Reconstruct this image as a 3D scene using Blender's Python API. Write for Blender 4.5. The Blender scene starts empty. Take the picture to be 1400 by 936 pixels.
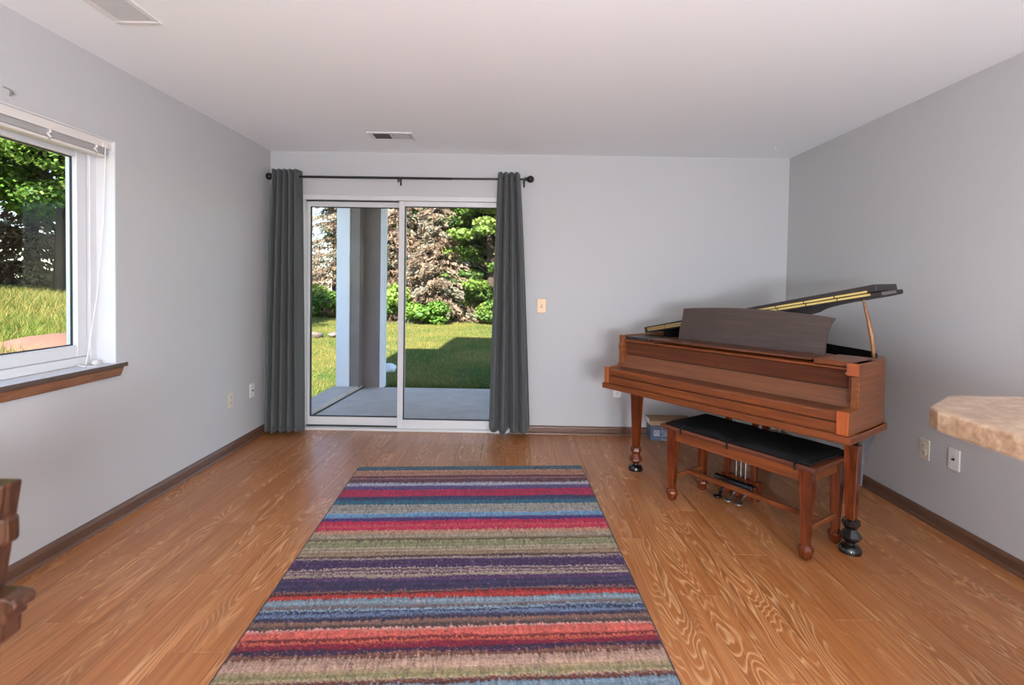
import bpy, bmesh, math, random
import numpy as np
from mathutils import Vector, Matrix

scene = bpy.context.scene
random.seed(7)
RNG = np.random.default_rng(7)

# ------------------------------------------------------------------ camera
F_PX, PITCH, ROLL, YAW, PY0, EYE = 688.6359, -.0256, .0159, -.0056, 405.8761, 1.3122
XL, XR, YB, H = -2.1509, 2.3678, 4.4155, 2.44          # left wall, right wall, back wall, ceiling
YR = -3.6                                               # rear wall
fw = Vector((math.sin(YAW)*math.cos(PITCH), math.cos(YAW)*math.cos(PITCH), math.sin(PITCH)))
r0 = Vector((math.cos(YAW), -math.sin(YAW), 0)); u0 = r0.cross(fw)
rt = r0*math.cos(ROLL) + u0*math.sin(ROLL); up = -r0*math.sin(ROLL) + u0*math.cos(ROLL)
cam_d = bpy.data.cameras.new('camera'); cam = bpy.data.objects.new('camera', cam_d)
scene.collection.objects.link(cam)
cam.matrix_world = Matrix(((rt.x, up.x, -fw.x, 0), (rt.y, up.y, -fw.y, 0), (rt.z, up.z, -fw.z, EYE), (0, 0, 0, 1)))
cam_d.sensor_fit = 'HORIZONTAL'; cam_d.sensor_width = 36; cam_d.lens = 36*F_PX/1400
cam_d.shift_y = -(468-PY0)/1400; cam_d.clip_start = .02; cam_d.clip_end = 200
cam_d.dof.use_dof = True; cam_d.dof.focus_distance = 3.3; cam_d.dof.aperture_fstop = 3.0
scene.camera = cam

# ------------------------------------------------------------------ world, sun, exposure
SUN_EL = math.radians(38)
w = bpy.data.worlds.new('world'); scene.world = w; w.use_nodes = True
nt = w.node_tree; nt.nodes.clear()
sky = nt.nodes.new('ShaderNodeTexSky'); sky.sky_type = 'NISHITA'; sky.sun_disc = False
sky.sun_elevation = SUN_EL; sky.sun_rotation = math.radians(180); sky.air_density = 1.0; sky.dust_density = .15; sky.ozone_density = 1.6
bg = nt.nodes.new('ShaderNodeBackground'); bg.inputs['Strength'].default_value = .26
wo = nt.nodes.new('ShaderNodeOutputWorld')
nt.links.new(sky.outputs[0], bg.inputs[0]); nt.links.new(bg.outputs[0], wo.inputs[0])
sun_d = bpy.data.lights.new('sun', 'SUN'); sun_d.energy = 11.0; sun_d.angle = math.radians(.6); sun_d.color = (1, .95, .86)
sun = bpy.data.objects.new('sun', sun_d); scene.collection.objects.link(sun)
sd = Vector((.035, 1, -math.tan(SUN_EL))).normalized()
sun.rotation_euler = sd.to_track_quat('-Z', 'Y').to_euler(); sun.location = (-6, -10, 12)
FILL_LAMP = 94.0                                             # strength of the globes in the added fill lamps
vs = scene.view_settings
vs.view_transform = 'Standard'; vs.look = 'None'; vs.gamma = 1; vs.exposure = 1.1; vs.use_curve_mapping = False
scene.cycles.use_denoising = True
scene.cycles.max_bounces = 10; scene.cycles.diffuse_bounces = 6; scene.cycles.transparent_max_bounces = 24
scene.cycles.sample_clamp_indirect = 6

# ------------------------------------------------------------------ helpers
def lin(c):
    def f(x):
        x /= 255
        return x/12.92 if x <= .04045 else ((x+.055)/1.055)**2.4
    return tuple(f(x) for x in c[:3]) + (1,)

class MB:
    """collects shapes in one bmesh, build() links them as one mesh object"""
    def __init__(s): s.bm = bmesh.new()
    def box(s, lo, hi, bevel=0, seg=1):
        vs_ = bmesh.ops.create_cube(s.bm, size=1)['verts']
        for v in vs_:
            v.co = Vector([(lo[i]+hi[i])/2 + v.co[i]*(hi[i]-lo[i]) for i in range(3)])
        if bevel:
            ed = list({e for v in vs_ for e in v.link_edges})
            bmesh.ops.bevel(s.bm, geom=ed, offset=bevel, segments=seg, affect='EDGES', profile=.5)
        return s
    def prism(s, pts, axis, a, b):
        """polygon pts (2-D) in the two other axes (cyclic order), extruded along axis from a to b"""
        def mk(p, t):
            if axis == 0: return (t, p[0], p[1])
            if axis == 1: return (p[0], t, p[1])
            return (p[0], p[1], t)
        A = [s.bm.verts.new(mk(p, a)) for p in pts]; B = [s.bm.verts.new(mk(p, b)) for p in pts]
        n = len(pts)
        fs = [s.bm.faces.new(A), s.bm.faces.new(list(reversed(B)))]
        for i in range(n):
            fs.append(s.bm.faces.new((A[i], B[i], B[(i+1) % n], A[(i+1) % n])))
        return s
    def lathe(s, prof, c=(0, 0, 0), n=20, axis=2, rot=0):
        rings = []
        for r, z in prof:
            ring = []
            for k in range(n):
                a = 2*math.pi*k/n + rot
                p = [r*math.cos(a), r*math.sin(a)]
                co = {2: (p[0], p[1], z), 1: (p[0], z, p[1]), 0: (z, p[0], p[1])}[axis]
                ring.append(s.bm.verts.new((co[0]+c[0], co[1]+c[1], co[2]+c[2])))
            rings.append(ring)
        for a_, b_ in zip(rings[:-1], rings[1:]):
            for k in range(n):
                s.bm.faces.new((a_[k], a_[(k+1) % n], b_[(k+1) % n], b_[k]))
        s.bm.faces.new(list(reversed(rings[0]))); s.bm.faces.new(rings[-1])
        return s
    def frustum(s, c, secs):
        """square sections: (z, halfx, halfy, dx, dy)"""
        rings = []
        for z, hx, hy, dx, dy in secs:
            rings.append([s.bm.verts.new((c[0]+dx+sx*hx, c[1]+dy+sy*hy, z)) for sx, sy in ((-1, -1), (1, -1), (1, 1), (-1, 1))])
        for a_, b_ in zip(rings[:-1], rings[1:]):
            for k in range(4):
                s.bm.faces.new((a_[k], a_[(k+1) % 4], b_[(k+1) % 4], b_[k]))
        s.bm.faces.new(list(reversed(rings[0]))); s.bm.faces.new(rings[-1])
        return s
    def tube(s, pts, r, n=8):
        pts = [Vector(p) for p in pts]; rings = []
        for i, p in enumerate(pts):
            t = (pts[min(i+1, len(pts)-1)] - pts[max(i-1, 0)]).normalized()
            a = t.cross(Vector((0, 0, 1)) if abs(t.z) < .9 else Vector((1, 0, 0))).normalized(); b = t.cross(a)
            rr = r[i] if isinstance(r, (list, tuple)) else r
            rings.append([s.bm.verts.new(p + (a*math.cos(2*math.pi*k/n) + b*math.sin(2*math.pi*k/n))*rr) for k in range(n)])
        for a_, b_ in zip(rings[:-1], rings[1:]):
            for k in range(n):
                s.bm.faces.new((a_[k], a_[(k+1) % n], b_[(k+1) % n], b_[k]))
        s.bm.faces.new(list(reversed(rings[0]))); s.bm.faces.new(rings[-1])
        return s
    def build(s, name, mat, parent=None, smooth=False, bevel=0, loc=None, rotz=0, autosmooth=True):
        bmesh.ops.recalc_face_normals(s.bm, faces=s.bm.faces)
        me = bpy.data.meshes.new(name); s.bm.to_mesh(me); s.bm.free()
        if mat is not None: me.materials.append(mat)
        o = bpy.data.objects.new(name, me); scene.collection.objects.link(o)
        if parent is not None: o.parent = parent
        if loc is not None: o.location = loc
        o.rotation_euler.z = rotz
        if smooth:
            for p in me.polygons: p.use_smooth = True
            if autosmooth:
                for e in me.edges: pass
                me.set_sharp_from_angle(angle=math.radians(38))
        if bevel:
            m = o.modifiers.new('bevel', 'BEVEL'); m.width = bevel; m.segments = 2; m.limit_method = 'ANGLE'; m.angle_limit = math.radians(35)
        return o

def fast_mesh(name, V, Q, mat, parent=None, col=None, smooth=False):
    """V (n,3), Q (m,k) faces of equal size, col (n,3) linear point colours"""
    me = bpy.data.meshes.new(name); V = np.asarray(V, np.float32); Q = np.asarray(Q, np.int32)
    k = Q.shape[1]
    me.vertices.add(len(V)); me.vertices.foreach_set('co', V.ravel())
    me.loops.add(Q.size); me.loops.foreach_set('vertex_index', Q.ravel())
    me.polygons.add(len(Q)); me.polygons.foreach_set('loop_start', np.arange(0, Q.size, k, dtype=np.int32))
    me.update(calc_edges=True)
    if col is not None:
        at = me.color_attributes.new('Col', 'FLOAT_COLOR', 'POINT')
        c4 = np.ones((len(V), 4), np.float32); c4[:, :3] = col; at.data.foreach_set('color', c4.ravel())
    if smooth: me.polygons.foreach_set('use_smooth', np.ones(len(Q), bool))
    me.materials.append(mat)
    o = bpy.data.objects.new(name, me); scene.collection.objects.link(o)
    if parent is not None: o.parent = parent
    return o

def tag(o, label=None, cat=None, group=None, kind=None):
    if label: o['label'] = label
    if cat: o['category'] = cat
    if group: o['group'] = group
    if kind: o['kind'] = kind
    return o
def struct(o): o['kind'] = 'structure'; return o
def empty(name, loc=(0, 0, 0), rz=0):
    o = bpy.data.objects.new(name, None); scene.collection.objects.link(o)
    o.location = loc; o.rotation_euler.z = rz; o.empty_display_size = .1
    return o
def thing(name, label, cat, loc=(0, 0, 0), rz=0, group=None):
    return tag(empty(name, loc, rz), label, cat, group)
def share(o, name, parent=None, loc=None):
    c = bpy.data.objects.new(name, o.data); scene.collection.objects.link(c); c.parent = parent
    if loc is not None: c.location = loc
    return c

# ------------------------------------------------------------------ materials
def newmat(name):
    m = bpy.data.materials.new(name); m.use_nodes = True
    return m, m.node_tree, m.node_tree.nodes['Principled BSDF']
def N(t, typ, **kw):
    n = t.nodes.new(typ)
    for k, v in kw.items():
        if k in n.inputs: n.inputs[k].default_value = v
        else: setattr(n, k, v)
    return n
def plain(name, rgb, rough=.5, metal=0, bump=0, bscale=200, var=0, vscale=6, coat=0, spec=.5, sheen=0):
    m, t, p = newmat(name)
    p.inputs['Base Color'].default_value = lin(rgb); p.inputs['Roughness'].default_value = rough
    p.inputs['Metallic'].default_value = metal; p.inputs['Coat Weight'].default_value = coat
    p.inputs['Coat Roughness'].default_value = .08; p.inputs['Specular IOR Level'].default_value = spec
    if sheen: p.inputs['Sheen Weight'].default_value = sheen
    tc = N(t, 'ShaderNodeTexCoord')
    if var:
        n = N(t, 'ShaderNodeTexNoise', Scale=vscale, Detail=4.0); t.links.new(tc.outputs['Object'], n.inputs['Vector'])
        mx = N(t, 'ShaderNodeMixRGB', blend_type='MULTIPLY', Fac=1.0)
        cr = N(t, 'ShaderNodeValToRGB'); cr.color_ramp.elements[0].position = .3; cr.color_ramp.elements[1].position = .7
        cr.color_ramp.elements[0].color = (1-var, 1-var, 1-var, 1); cr.color_ramp.elements[1].color = (1, 1, 1, 1)
        t.links.new(n.outputs['Fac'], cr.inputs[0]); mx.inputs[1].default_value = lin(rgb)
        t.links.new(cr.outputs[0], mx.inputs[2]); t.links.new(mx.outputs[0], p.inputs['Base Color'])
    if bump:
        n = N(t, 'ShaderNodeTexNoise', Scale=bscale, Detail=3.0); t.links.new(tc.outputs['Object'], n.inputs['Vector'])
        b = N(t, 'ShaderNodeBump', Strength=bump, Distance=.002); t.links.new(n.outputs['Fac'], b.inputs['Height'])
        t.links.new(b.outputs[0], p.inputs['Normal'])
    return m
def wood(name, dark, mid, light, stretch=(1, 14, 14), scale=2.2, rough=.3, coat=.3, fine=.5, rings=5, spec=.5, dist=.6):
    m, t, p = newmat(name)
    p.inputs['Roughness'].default_value = rough; p.inputs['Coat Weight'].default_value = coat
    p.inputs['Coat Roughness'].default_value = .12; p.inputs['Specular IOR Level'].default_value = spec
    tc = N(t, 'ShaderNodeTexCoord'); mp = N(t, 'ShaderNodeMapping'); mp.inputs['Scale'].default_value = stretch
    t.links.new(tc.outputs['Object'], mp.inputs['Vector'])
    n1 = N(t, 'ShaderNodeTexNoise', Scale=scale, Detail=5.0, Roughness=.6, Distortion=dist)
    n2 = N(t, 'ShaderNodeTexNoise', Scale=scale*9, Detail=3.0)
    for n in (n1, n2): t.links.new(mp.outputs[0], n.inputs['Vector'])
    a = N(t, 'ShaderNodeMath', operation='MULTIPLY'); a.inputs[1].default_value = rings
    b = N(t, 'ShaderNodeMath', operation='PINGPONG'); b.inputs[1].default_value = .5
    t.links.new(n1.outputs['Fac'], a.inputs[0]); t.links.new(a.outputs[0], b.inputs[0])
    c = N(t, 'ShaderNodeMath', operation='MULTIPLY_ADD'); c.inputs[1].default_value = fine
    t.links.new(n2.outputs['Fac'], c.inputs[0]); t.links.new(b.outputs[0], c.inputs[2])
    cr = N(t, 'ShaderNodeValToRGB'); e = cr.color_ramp.elements
    e[0].position = .15; e[0].color = lin(dark); e[1].position = .9; e[1].color = lin(light)
    k = e.new(.5); k.color = lin(mid)
    t.links.new(c.outputs[0], cr.inputs[0]); t.links.new(cr.outputs[0], p.inputs['Base Color'])
    return m
def vcol(name, rough=.8, transl=0, gain=1.0, spec=.3, sheen=0):
    m, t, p = newmat(name)
    at = N(t, 'ShaderNodeVertexColor'); at.layer_name = 'Col'
    t.links.new(at.outputs[0], p.inputs['Base Color']); p.inputs['Roughness'].default_value = rough
    p.inputs['Specular IOR Level'].default_value = spec
    if sheen: p.inputs['Sheen Weight'].default_value = sheen
    if transl:
        tr = N(t, 'ShaderNodeBsdfTranslucent'); t.links.new(at.outputs[0], tr.inputs[0])
        mx = N(t, 'ShaderNodeMixShader', Fac=transl)
        out = t.nodes['Material Output']
        t.links.new(p.outputs[0], mx.inputs[1]); t.links.new(tr.outputs[0], mx.inputs[2]); t.links.new(mx.outputs[0], out.inputs[0])
    return m

M = {}
M['wall'] = plain('wall_paint', (186, 187, 187), .75, bump=.12, bscale=160, spec=.3)
M['ceiling'] = plain('ceiling_paint', (240, 246, 249), .85, bump=.15, bscale=220, spec=.2)
M['white'] = plain('white_vinyl', (208, 209, 210), .38)
M['reveal'] = plain('white_paint', (210, 211, 212), .6)
M['alum'] = plain('white_aluminium', (205, 206, 205), .35)
M['gasket'] = plain('black_gasket', (35, 35, 36), .6)
M['black_metal'] = plain('black_metal', (22, 20, 20), .35, spec=.5)
M['curtain'] = plain('grey_curtain', (76, 79, 78), .85, sheen=.1)
M['base'] = wood('baseboard_wood', (92, 64, 48), (104, 74, 56), (116, 84, 66), stretch=(3, 3, 60), scale=1.2, rough=.45, coat=.08, rings=2)
M['sillwood'] = wood('sill_wood', (92, 58, 38), (124, 80, 54), (146, 100, 70), stretch=(20, 1.4, 30), scale=1.5, rough=.3, coat=.4)
M['stool'] = plain('sill_stool', (86, 70, 62), .22, coat=.5)
M['mahog'] = wood('mahogany', (88, 44, 19), (124, 64, 29), (148, 84, 43), stretch=(.5, 16, 16), scale=2.4, rough=.34, coat=.06, spec=.4, rings=2, dist=.15)
M['mahog_v'] = wood('mahogany_side', (100, 56, 27), (132, 76, 38), (154, 94, 52), stretch=(8, .5, 16), scale=2.4, rough=.34, coat=.06, spec=.4, rings=2, dist=.15)
M['mahog_z'] = wood('mahogany_leg', (62, 25, 10), (108, 48, 19), (142, 71, 32), stretch=(16, 16, .7), scale=2.0, rough=.22, coat=.25, spec=.4, rings=2, dist=.15)
M['mahog_dk'] = wood('mahogany_fallboard', (72, 38, 24), (98, 54, 35), (118, 70, 48), stretch=(.5, 18, 18), scale=2.6, rough=.34, coat=.06, spec=.4, rings=2, dist=.15)
M['mahog_lt'] = wood('mahogany_key_lid', (96, 58, 36), (122, 76, 50), (140, 94, 66), stretch=(.5, 18, 18), scale=2.6, rough=.34, coat=.06, spec=.4, rings=2, dist=.15)
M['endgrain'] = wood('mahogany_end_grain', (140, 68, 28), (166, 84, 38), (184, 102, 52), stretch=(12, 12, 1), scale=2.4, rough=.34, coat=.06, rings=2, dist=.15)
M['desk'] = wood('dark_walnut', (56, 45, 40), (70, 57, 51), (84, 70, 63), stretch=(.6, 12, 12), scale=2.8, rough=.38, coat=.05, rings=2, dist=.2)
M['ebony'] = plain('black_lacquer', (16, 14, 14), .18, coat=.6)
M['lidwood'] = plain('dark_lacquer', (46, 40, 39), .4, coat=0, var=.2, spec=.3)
M['brass'] = plain('brass', (214, 182, 120), .32, metal=1.0)
M['oak'] = wood('prop_wood', (96, 62, 36), (132, 90, 56), (156, 112, 74), stretch=(9, 9, 1), scale=4, rough=.5, coat=0, spec=.3)
M['cushion'] = plain('black_cushion', (13, 13, 14), .62, bump=.3, bscale=60, spec=.25)
M['ivory'] = plain('ivory_plate', (206, 198, 180), .4)
M['whiteplate'] = plain('white_plate', (226, 226, 224), .35)
M['almond'] = plain('almond_plate', (224, 190, 146), .4)
M['hole'] = plain('dark_slot', (30, 28, 27), .6)
M['greyshape'] = plain('plain_grey', (88, 92, 100), .45)
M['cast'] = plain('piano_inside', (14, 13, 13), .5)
M['steel'] = plain('steel', (190, 190, 190), .3, metal=1.0)
M['vent'] = plain('vent_white', (222, 222, 222), .5)
M['concrete'] = plain('patio_concrete', (212, 196, 184), .85, bump=.4, bscale=90, var=.18, vscale=5)
M['stucco'] = plain('column_stucco', (132, 122, 117), .9, bump=.4, bscale=120, var=.12, vscale=8)
M['trimwhite'] = plain('column_trim', (222, 226, 232), .6)
M['siding'] = plain('house_siding', (176, 172, 166), .8)
M['bark'] = plain('bark', (74, 60, 50), .95, bump=.8, bscale=30, var=.4, vscale=12)
M['rock'] = plain('pink_boulder', (118, 84, 71), .9, bump=.8, bscale=14, var=.35, vscale=5)
M['greyrock'] = plain('grey_stone', (120, 106, 98), .9, bump=.6, bscale=20, var=.3, vscale=8)
M['leaf'] = vcol('leaf', .55, .35, spec=.3)
M['grass'] = vcol('grass_blade', .7, .3, spec=.2)
M['chairwood'] = wood('chair_wood', (44, 26, 16), (66, 40, 26), (88, 57, 39), stretch=(14, 14, 1.2), scale=2.5, rough=.32, coat=.3)

def floor_material():
    m, t, p = newmat('laminate_floor')
    p.inputs['Specular IOR Level'].default_value = .6; p.inputs['Coat Weight'].default_value = .25; p.inputs['Coat Roughness'].default_value = .28
    tc = N(t, 'ShaderNodeTexCoord'); oi = N(t, 'ShaderNodeObjectInfo')
    off = N(t, 'ShaderNodeVectorMath', operation='MULTIPLY'); off.inputs[1].default_value = (41, 83, 17)
    cx = N(t, 'ShaderNodeCombineXYZ')
    for i in range(3): t.links.new(oi.outputs['Random'], cx.inputs[i])
    t.links.new(cx.outputs[0], off.inputs[0])
    ad = N(t, 'ShaderNodeVectorMath', operation='ADD')
    t.links.new(tc.outputs['Object'], ad.inputs[0]); t.links.new(off.outputs[0], ad.inputs[1])
    def mapped(sc):
        mp = N(t, 'ShaderNodeMapping'); mp.inputs['Scale'].default_value = sc
        t.links.new(ad.outputs[0], mp.inputs['Vector']); return mp
    # cathedral figure: contour lines of a stretched noise field
    n1 = N(t, 'ShaderNodeTexNoise', Scale=1.0, Detail=2.0, Roughness=.45, Distortion=.25)
    t.links.new(mapped((8.0, 1.25, 1)).outputs[0], n1.inputs['Vector'])
    a = N(t, 'ShaderNodeMath', operation='MULTIPLY'); a.inputs[1].default_value = 23
    fr = N(t, 'ShaderNodeMath', operation='FRACT'); t.links.new(n1.outputs['Fac'], a.inputs[0]); t.links.new(a.outputs[0], fr.inputs[0])
    line = N(t, 'ShaderNodeValToRGB'); e = line.color_ramp.elements
    e[0].position = 0; e[0].color = (1, 1, 1, 1); e[1].position = .36; e[1].color = (0, 0, 0, 1)
    k = e.new(.88); k.color = (0, 0, 0, 1); k = e.new(1.0); k.color = (.8, .8, .8, 1)
    t.links.new(fr.outputs[0], line.inputs[0])
    # where the figure shows
    n2 = N(t, 'ShaderNodeTexNoise', Scale=1.0, Detail=2.0); t.links.new(mapped((9, 1.1, 1)).outputs[0], n2.inputs['Vector'])
    msk = N(t, 'ShaderNodeValToRGB'); e = msk.color_ramp.elements; e[0].position = .42; e[1].position = .60
    t.links.new(n2.outputs['Fac'], msk.inputs[0])
    # fine streaks
    n3 = N(t, 'ShaderNodeTexNoise', Scale=1.0, Detail=4.0, Roughness=.65); t.links.new(mapped((70, 1.6, 1)).outputs[0], n3.inputs['Vector'])
    st = N(t, 'ShaderNodeValToRGB'); e = st.color_ramp.elements
    e[0].position = .28; e[0].color = lin((136, 80, 40)); e[1].position = .74; e[1].color = lin((184, 124, 72))
    k = e.new(.5); k.color = lin((162, 101, 54))
    t.links.new(n3.outputs['Fac'], st.inputs[0])
    mul = N(t, 'ShaderNodeMath', operation='MULTIPLY'); t.links.new(line.outputs[0], mul.inputs[0]); t.links.new(msk.outputs[0], mul.inputs[1])
    mul2 = N(t, 'ShaderNodeMath', operation='MULTIPLY'); mul2.inputs[1].default_value = .72; t.links.new(mul.outputs[0], mul2.inputs[0])
    mx = N(t, 'ShaderNodeMixRGB'); mx.inputs[2].default_value = lin((218, 172, 124))
    t.links.new(mul2.outputs[0], mx.inputs[0]); t.links.new(st.outputs[0], mx.inputs[1])
    # plank to plank tone
    hs = N(t, 'ShaderNodeHueSaturation'); mr = N(t, 'ShaderNodeMapRange'); mr.inputs[3].default_value = .93; mr.inputs[4].default_value = 1.07
    t.links.new(oi.outputs['Random'], mr.inputs[0]); t.links.new(mr.outputs[0], hs.inputs['Value']); t.links.new(mx.outputs[0], hs.inputs['Color'])
    t.links.new(hs.outputs[0], p.inputs['Base Color'])
    rr = N(t, 'ShaderNodeMapRange'); rr.inputs[3].default_value = .28; rr.inputs[4].default_value = .40
    t.links.new(n3.outputs['Fac'], rr.inputs[0]); t.links.new(rr.outputs[0], p.inputs['Roughness'])
    b = N(t, 'ShaderNodeBump', Strength=.12, Distance=.001); t.links.new(n3.outputs['Fac'], b.inputs['Height']); t.links.new(b.outputs[0], p.inputs['Normal'])
    return m
M['floor'] = floor_material()
M['joint'] = plain('floor_joint', (108, 66, 40), .6)

def glass_material():
    m = bpy.data.materials.new('clear_glass'); m.use_nodes = True; t = m.node_tree; t.nodes.clear()
    out = N(t, 'ShaderNodeOutputMaterial'); tr = N(t, 'ShaderNodeBsdfTransparent'); tr.inputs[0].default_value = (.97, .98, .985, 1)
    gl = N(t, 'ShaderNodeBsdfGlossy'); gl.inputs['Roughness'].default_value = .0; gl.inputs[0].default_value = (.9, .92, .95, 1)
    fz = N(t, 'ShaderNodeFresnel'); fz.inputs[0].default_value = 1.18
    ge = N(t, 'ShaderNodeNewGeometry'); inv = N(t, 'ShaderNodeMath', operation='SUBTRACT'); inv.inputs[0].default_value = 1.0
    t.links.new(ge.outputs['Backfacing'], inv.inputs[1])            # only the outer face of each sheet mirrors
    ml = N(t, 'ShaderNodeMath', operation='MULTIPLY'); t.links.new(fz.outputs[0], ml.inputs[0]); t.links.new(inv.outputs[0], ml.inputs[1])
    mx = N(t, 'ShaderNodeMixShader'); t.links.new(ml.outputs[0], mx.inputs[0]); t.links.new(tr.outputs[0], mx.inputs[1]); t.links.new(gl.outputs[0], mx.inputs[2])
    t.links.new(mx.outputs[0], out.inputs[0]); return m
M['glass'] = glass_material()
def emis(name, rgb, s):
    m = bpy.data.materials.new(name); m.use_nodes = True; t = m.node_tree; t.nodes.clear()
    out = N(t, 'ShaderNodeOutputMaterial'); e = N(t, 'ShaderNodeEmission'); e.inputs[0].default_value = lin(rgb); e.inputs[1].default_value = s
    t.links.new(e.outputs[0], out.inputs[0]); return m
M['globe'] = emis('fill_globe', (236, 241, 252), FILL_LAMP)

def granite_material():
    m, t, p = newmat('granite_laminate'); p.inputs['Roughness'].default_value = .3
    tc = N(t, 'ShaderNodeTexCoord')
    n1 = N(t, 'ShaderNodeTexNoise', Scale=38.0, Detail=5.0, Roughness=.7); n2 = N(t, 'ShaderNodeTexVoronoi', Scale=70.0)
    t.links.new(tc.outputs['Object'], n1.inputs['Vector']); t.links.new(tc.outputs['Object'], n2.inputs['Vector'])
    cr = N(t, 'ShaderNodeValToRGB'); e = cr.color_ramp.elements
    e[0].position = .3; e[0].color = lin((134, 106, 82)); e[1].position = .72; e[1].color = lin((208, 186, 160)); k = e.new(.5); k.color = lin((172, 142, 114))
    t.links.new(n1.outputs['Fac'], cr.inputs[0])
    mx = N(t, 'ShaderNodeMixRGB', blend_type='MULTIPLY', Fac=.25); t.links.new(cr.outputs[0], mx.inputs[1]); t.links.new(n2.outputs['Distance'], mx.inputs[2])
    t.links.new(mx.outputs[0], p.inputs['Base Color']); return m
M['granite'] = granite_material()

# ================================================================== STRUCTURE
T = .2                                                  # wall thickness
# ---- floor: a base slab with planks on it
fl = struct(MB().box((XL-T, YR-T, -.12), (XR+T, YB+.18, -.006)).build('floor', M['joint']))
PW, PL = .191, 1.285
nx = int(math.ceil((XR-XL)/PW))
cache = {}
for i in range(nx):
    x0 = XL + i*PW; x1 = min(x0+PW, XR)
    y = YR - PL*((i*.37) % 1)
    while y < YB:
        a, b = max(y, YR), min(y+PL, YB)
        if b-a > .03:
            key = (round(x1-x0, 3), round(b-a, 3))
            if key not in cache:
                o = MB().box((-(x1-x0)/2+.0006, -(b-a)/2+.0006, -.006), ((x1-x0)/2-.0006, (b-a)/2-.0006, 0), bevel=.0012).build('plank', M['floor'], fl)
                cache[key] = o
            else:
                o = share(cache[key], 'plank', fl)
            o.location = ((x0+x1)/2, (a+b)/2, 0)
        y += PL
# ---- ceiling
struct(MB().box((XL-T, YR-T, H), (XR+T, YB+T, H+.14)).build('ceiling', M['ceiling']))
# ---- walls with their openings
def wall_with_hole(name, axis, f0, f1, a0, a1, z0, z1, h, mat):
    """axis 0: wall is a plane of constant x between f0 and f1, running along y; h = (a, b, zlo, zhi)"""
    mb = MB()
    def bx(a, b, lo, hi):
        if b-a < 1e-4 or hi-lo < 1e-4: return
        if axis == 0: mb.box((f0, a, lo), (f1, b, hi))
        else: mb.box((a, f0, lo), (b, f1, hi))
    bx(a0, h[0], z0, z1); bx(h[1], a1, z0, z1); bx(h[0], h[1], z0, h[2]); bx(h[0], h[1], h[3], z1)
    return struct(mb.build(name, mat))
WIN = (1.12, 2.703, .852, 2.04)                         # left window opening: y0 y1 z0 z1
DOOR = (-1.875, -.045, 0.0, 2.066)                      # sliding door opening
wall_with_hole('wall_left', 0, XL-T, XL, YR, YB, 0, H, WIN, M['wall'])
wall_with_hole('wall_back', 1, YB, YB+T, XL-T, XR+T, 0, H, DOOR, M['wall'])
struct(MB().box((XR, YR, 0), (XR+T, YB, H)).build('wall_right', M['wall']))
struct(MB().box((XL-T, YR-T, 0), (XR+T, YR, H)).build('wall_rear', M['wall']))
# ---- baseboards with a small shoe moulding
def baseboard(name, p0, p1, nrm):
    d = Vector((p1[0]-p0[0], p1[1]-p0[1], 0)); L = d.length; ang = math.atan2(d.y, d.x)
    # profile in (out of the wall, z); local x runs along the wall, local y out of the wall
    prof = [(0, 0), (.014, 0), (.014, .052), (.011, .062), (.006, .069), (0, .071)]
    shoe = [(.014, 0), (.028, 0), (.027, .008), (.022, .015), (.014, .018)]
    s = 1 if nrm > 0 else -1
    o = MB().prism([(s*a, b) for a, b in prof], 0, 0, L).build(name, M['base'], loc=(p0[0], p0[1], 0), rotz=ang)
    struct(o)
    MB().prism([(s*a, b) for a, b in shoe], 0, 0, L).build('shoe_moulding', M['base'], o, smooth=True)
    return o
baseboard('baseboard_left', (XL, YR), (XL, YB), -1)
baseboard('baseboard_right', (XR, YB), (XR, YR), -1)
baseboard('baseboard_back', (DOOR[1]+.02, YB), (XR-.03, YB), -1)
# ---- sliding door
YD = YB+.02
d1 = struct(empty('door_1', ((DOOR[0]+DOOR[1])/2, YB, 0)))
def dpart(mb, name, mat, parent=None, **k):
    o = mb.build(name, mat, parent or d1, **k)
    if parent is None: o.location = (-d1.location.x, -d1.location.y, 0)
    return o
x0, x1, zt = DOOR[0], DOOR[1], DOOR[3]
fr = MB()
fr.box((x0, YB-.006, 0), (x0+.028, YB+.12, zt), .002); fr.box((x1-.028, YB-.006, 0), (x1, YB+.12, zt), .002)
fr.box((x0, YB-.008, zt-.042), (x1, YB+.12, zt), .003); fr.box((x0, YB-.02, 0), (x1, YB+.13, .022), .002)
dpart(fr, 'door_frame', M['alum'])
dpart(MB().box((x0+.03, YB+.03, .022), (-1.03, YB+.05, .03)).box((x0+.028, YB+.024, zt-.05), (-1.03, YB+.05, zt-.042)), 'track', M['gasket'])
def sash(xa, xb, ya, za, zb, sl, sr, st, sb):
    s = MB()
    s.box((xa, ya, za), (xa+sl, ya+.035, zb), .002); s.box((xb-sr, ya, za), (xb, ya+.035, zb), .002)
    s.box((xa+sl, ya, zb-st), (xb-sr, ya+.035, zb), .002); s.box((xa+sl, ya, za), (xb-sr, ya+.035, za+sb), .002)
    o = dpart(s, 'door_sash', M['alum'])
    g = MB(); e = .006; gx0, gx1, gz0, gz1 = xa+sl, xb-sr, za+sb, zb-st
    g.box((gx0, ya+.004, gz0), (gx0+e, ya+.03, gz1)); g.box((gx1-e, ya+.004, gz0), (gx1, ya+.03, gz1))
    g.box((gx0+e, ya+.004, gz1-e), (gx1-e, ya+.03, gz1)); g.box((gx0+e, ya+.004, gz0), (gx1-e, ya+.03, gz0+e))
    dpart(g, 'gasket', M['gasket'], o)
    dpart(MB().box((gx0+.004, ya+.014, gz0+.004), (gx1-.004, ya+.019, gz1-.004)), 'pane', M['glass'], o)
    return o
sash(x0+.03, -.975, YB+.052, .03, zt-.045, .024, .05, .05, .072)      # outer panel, left
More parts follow.
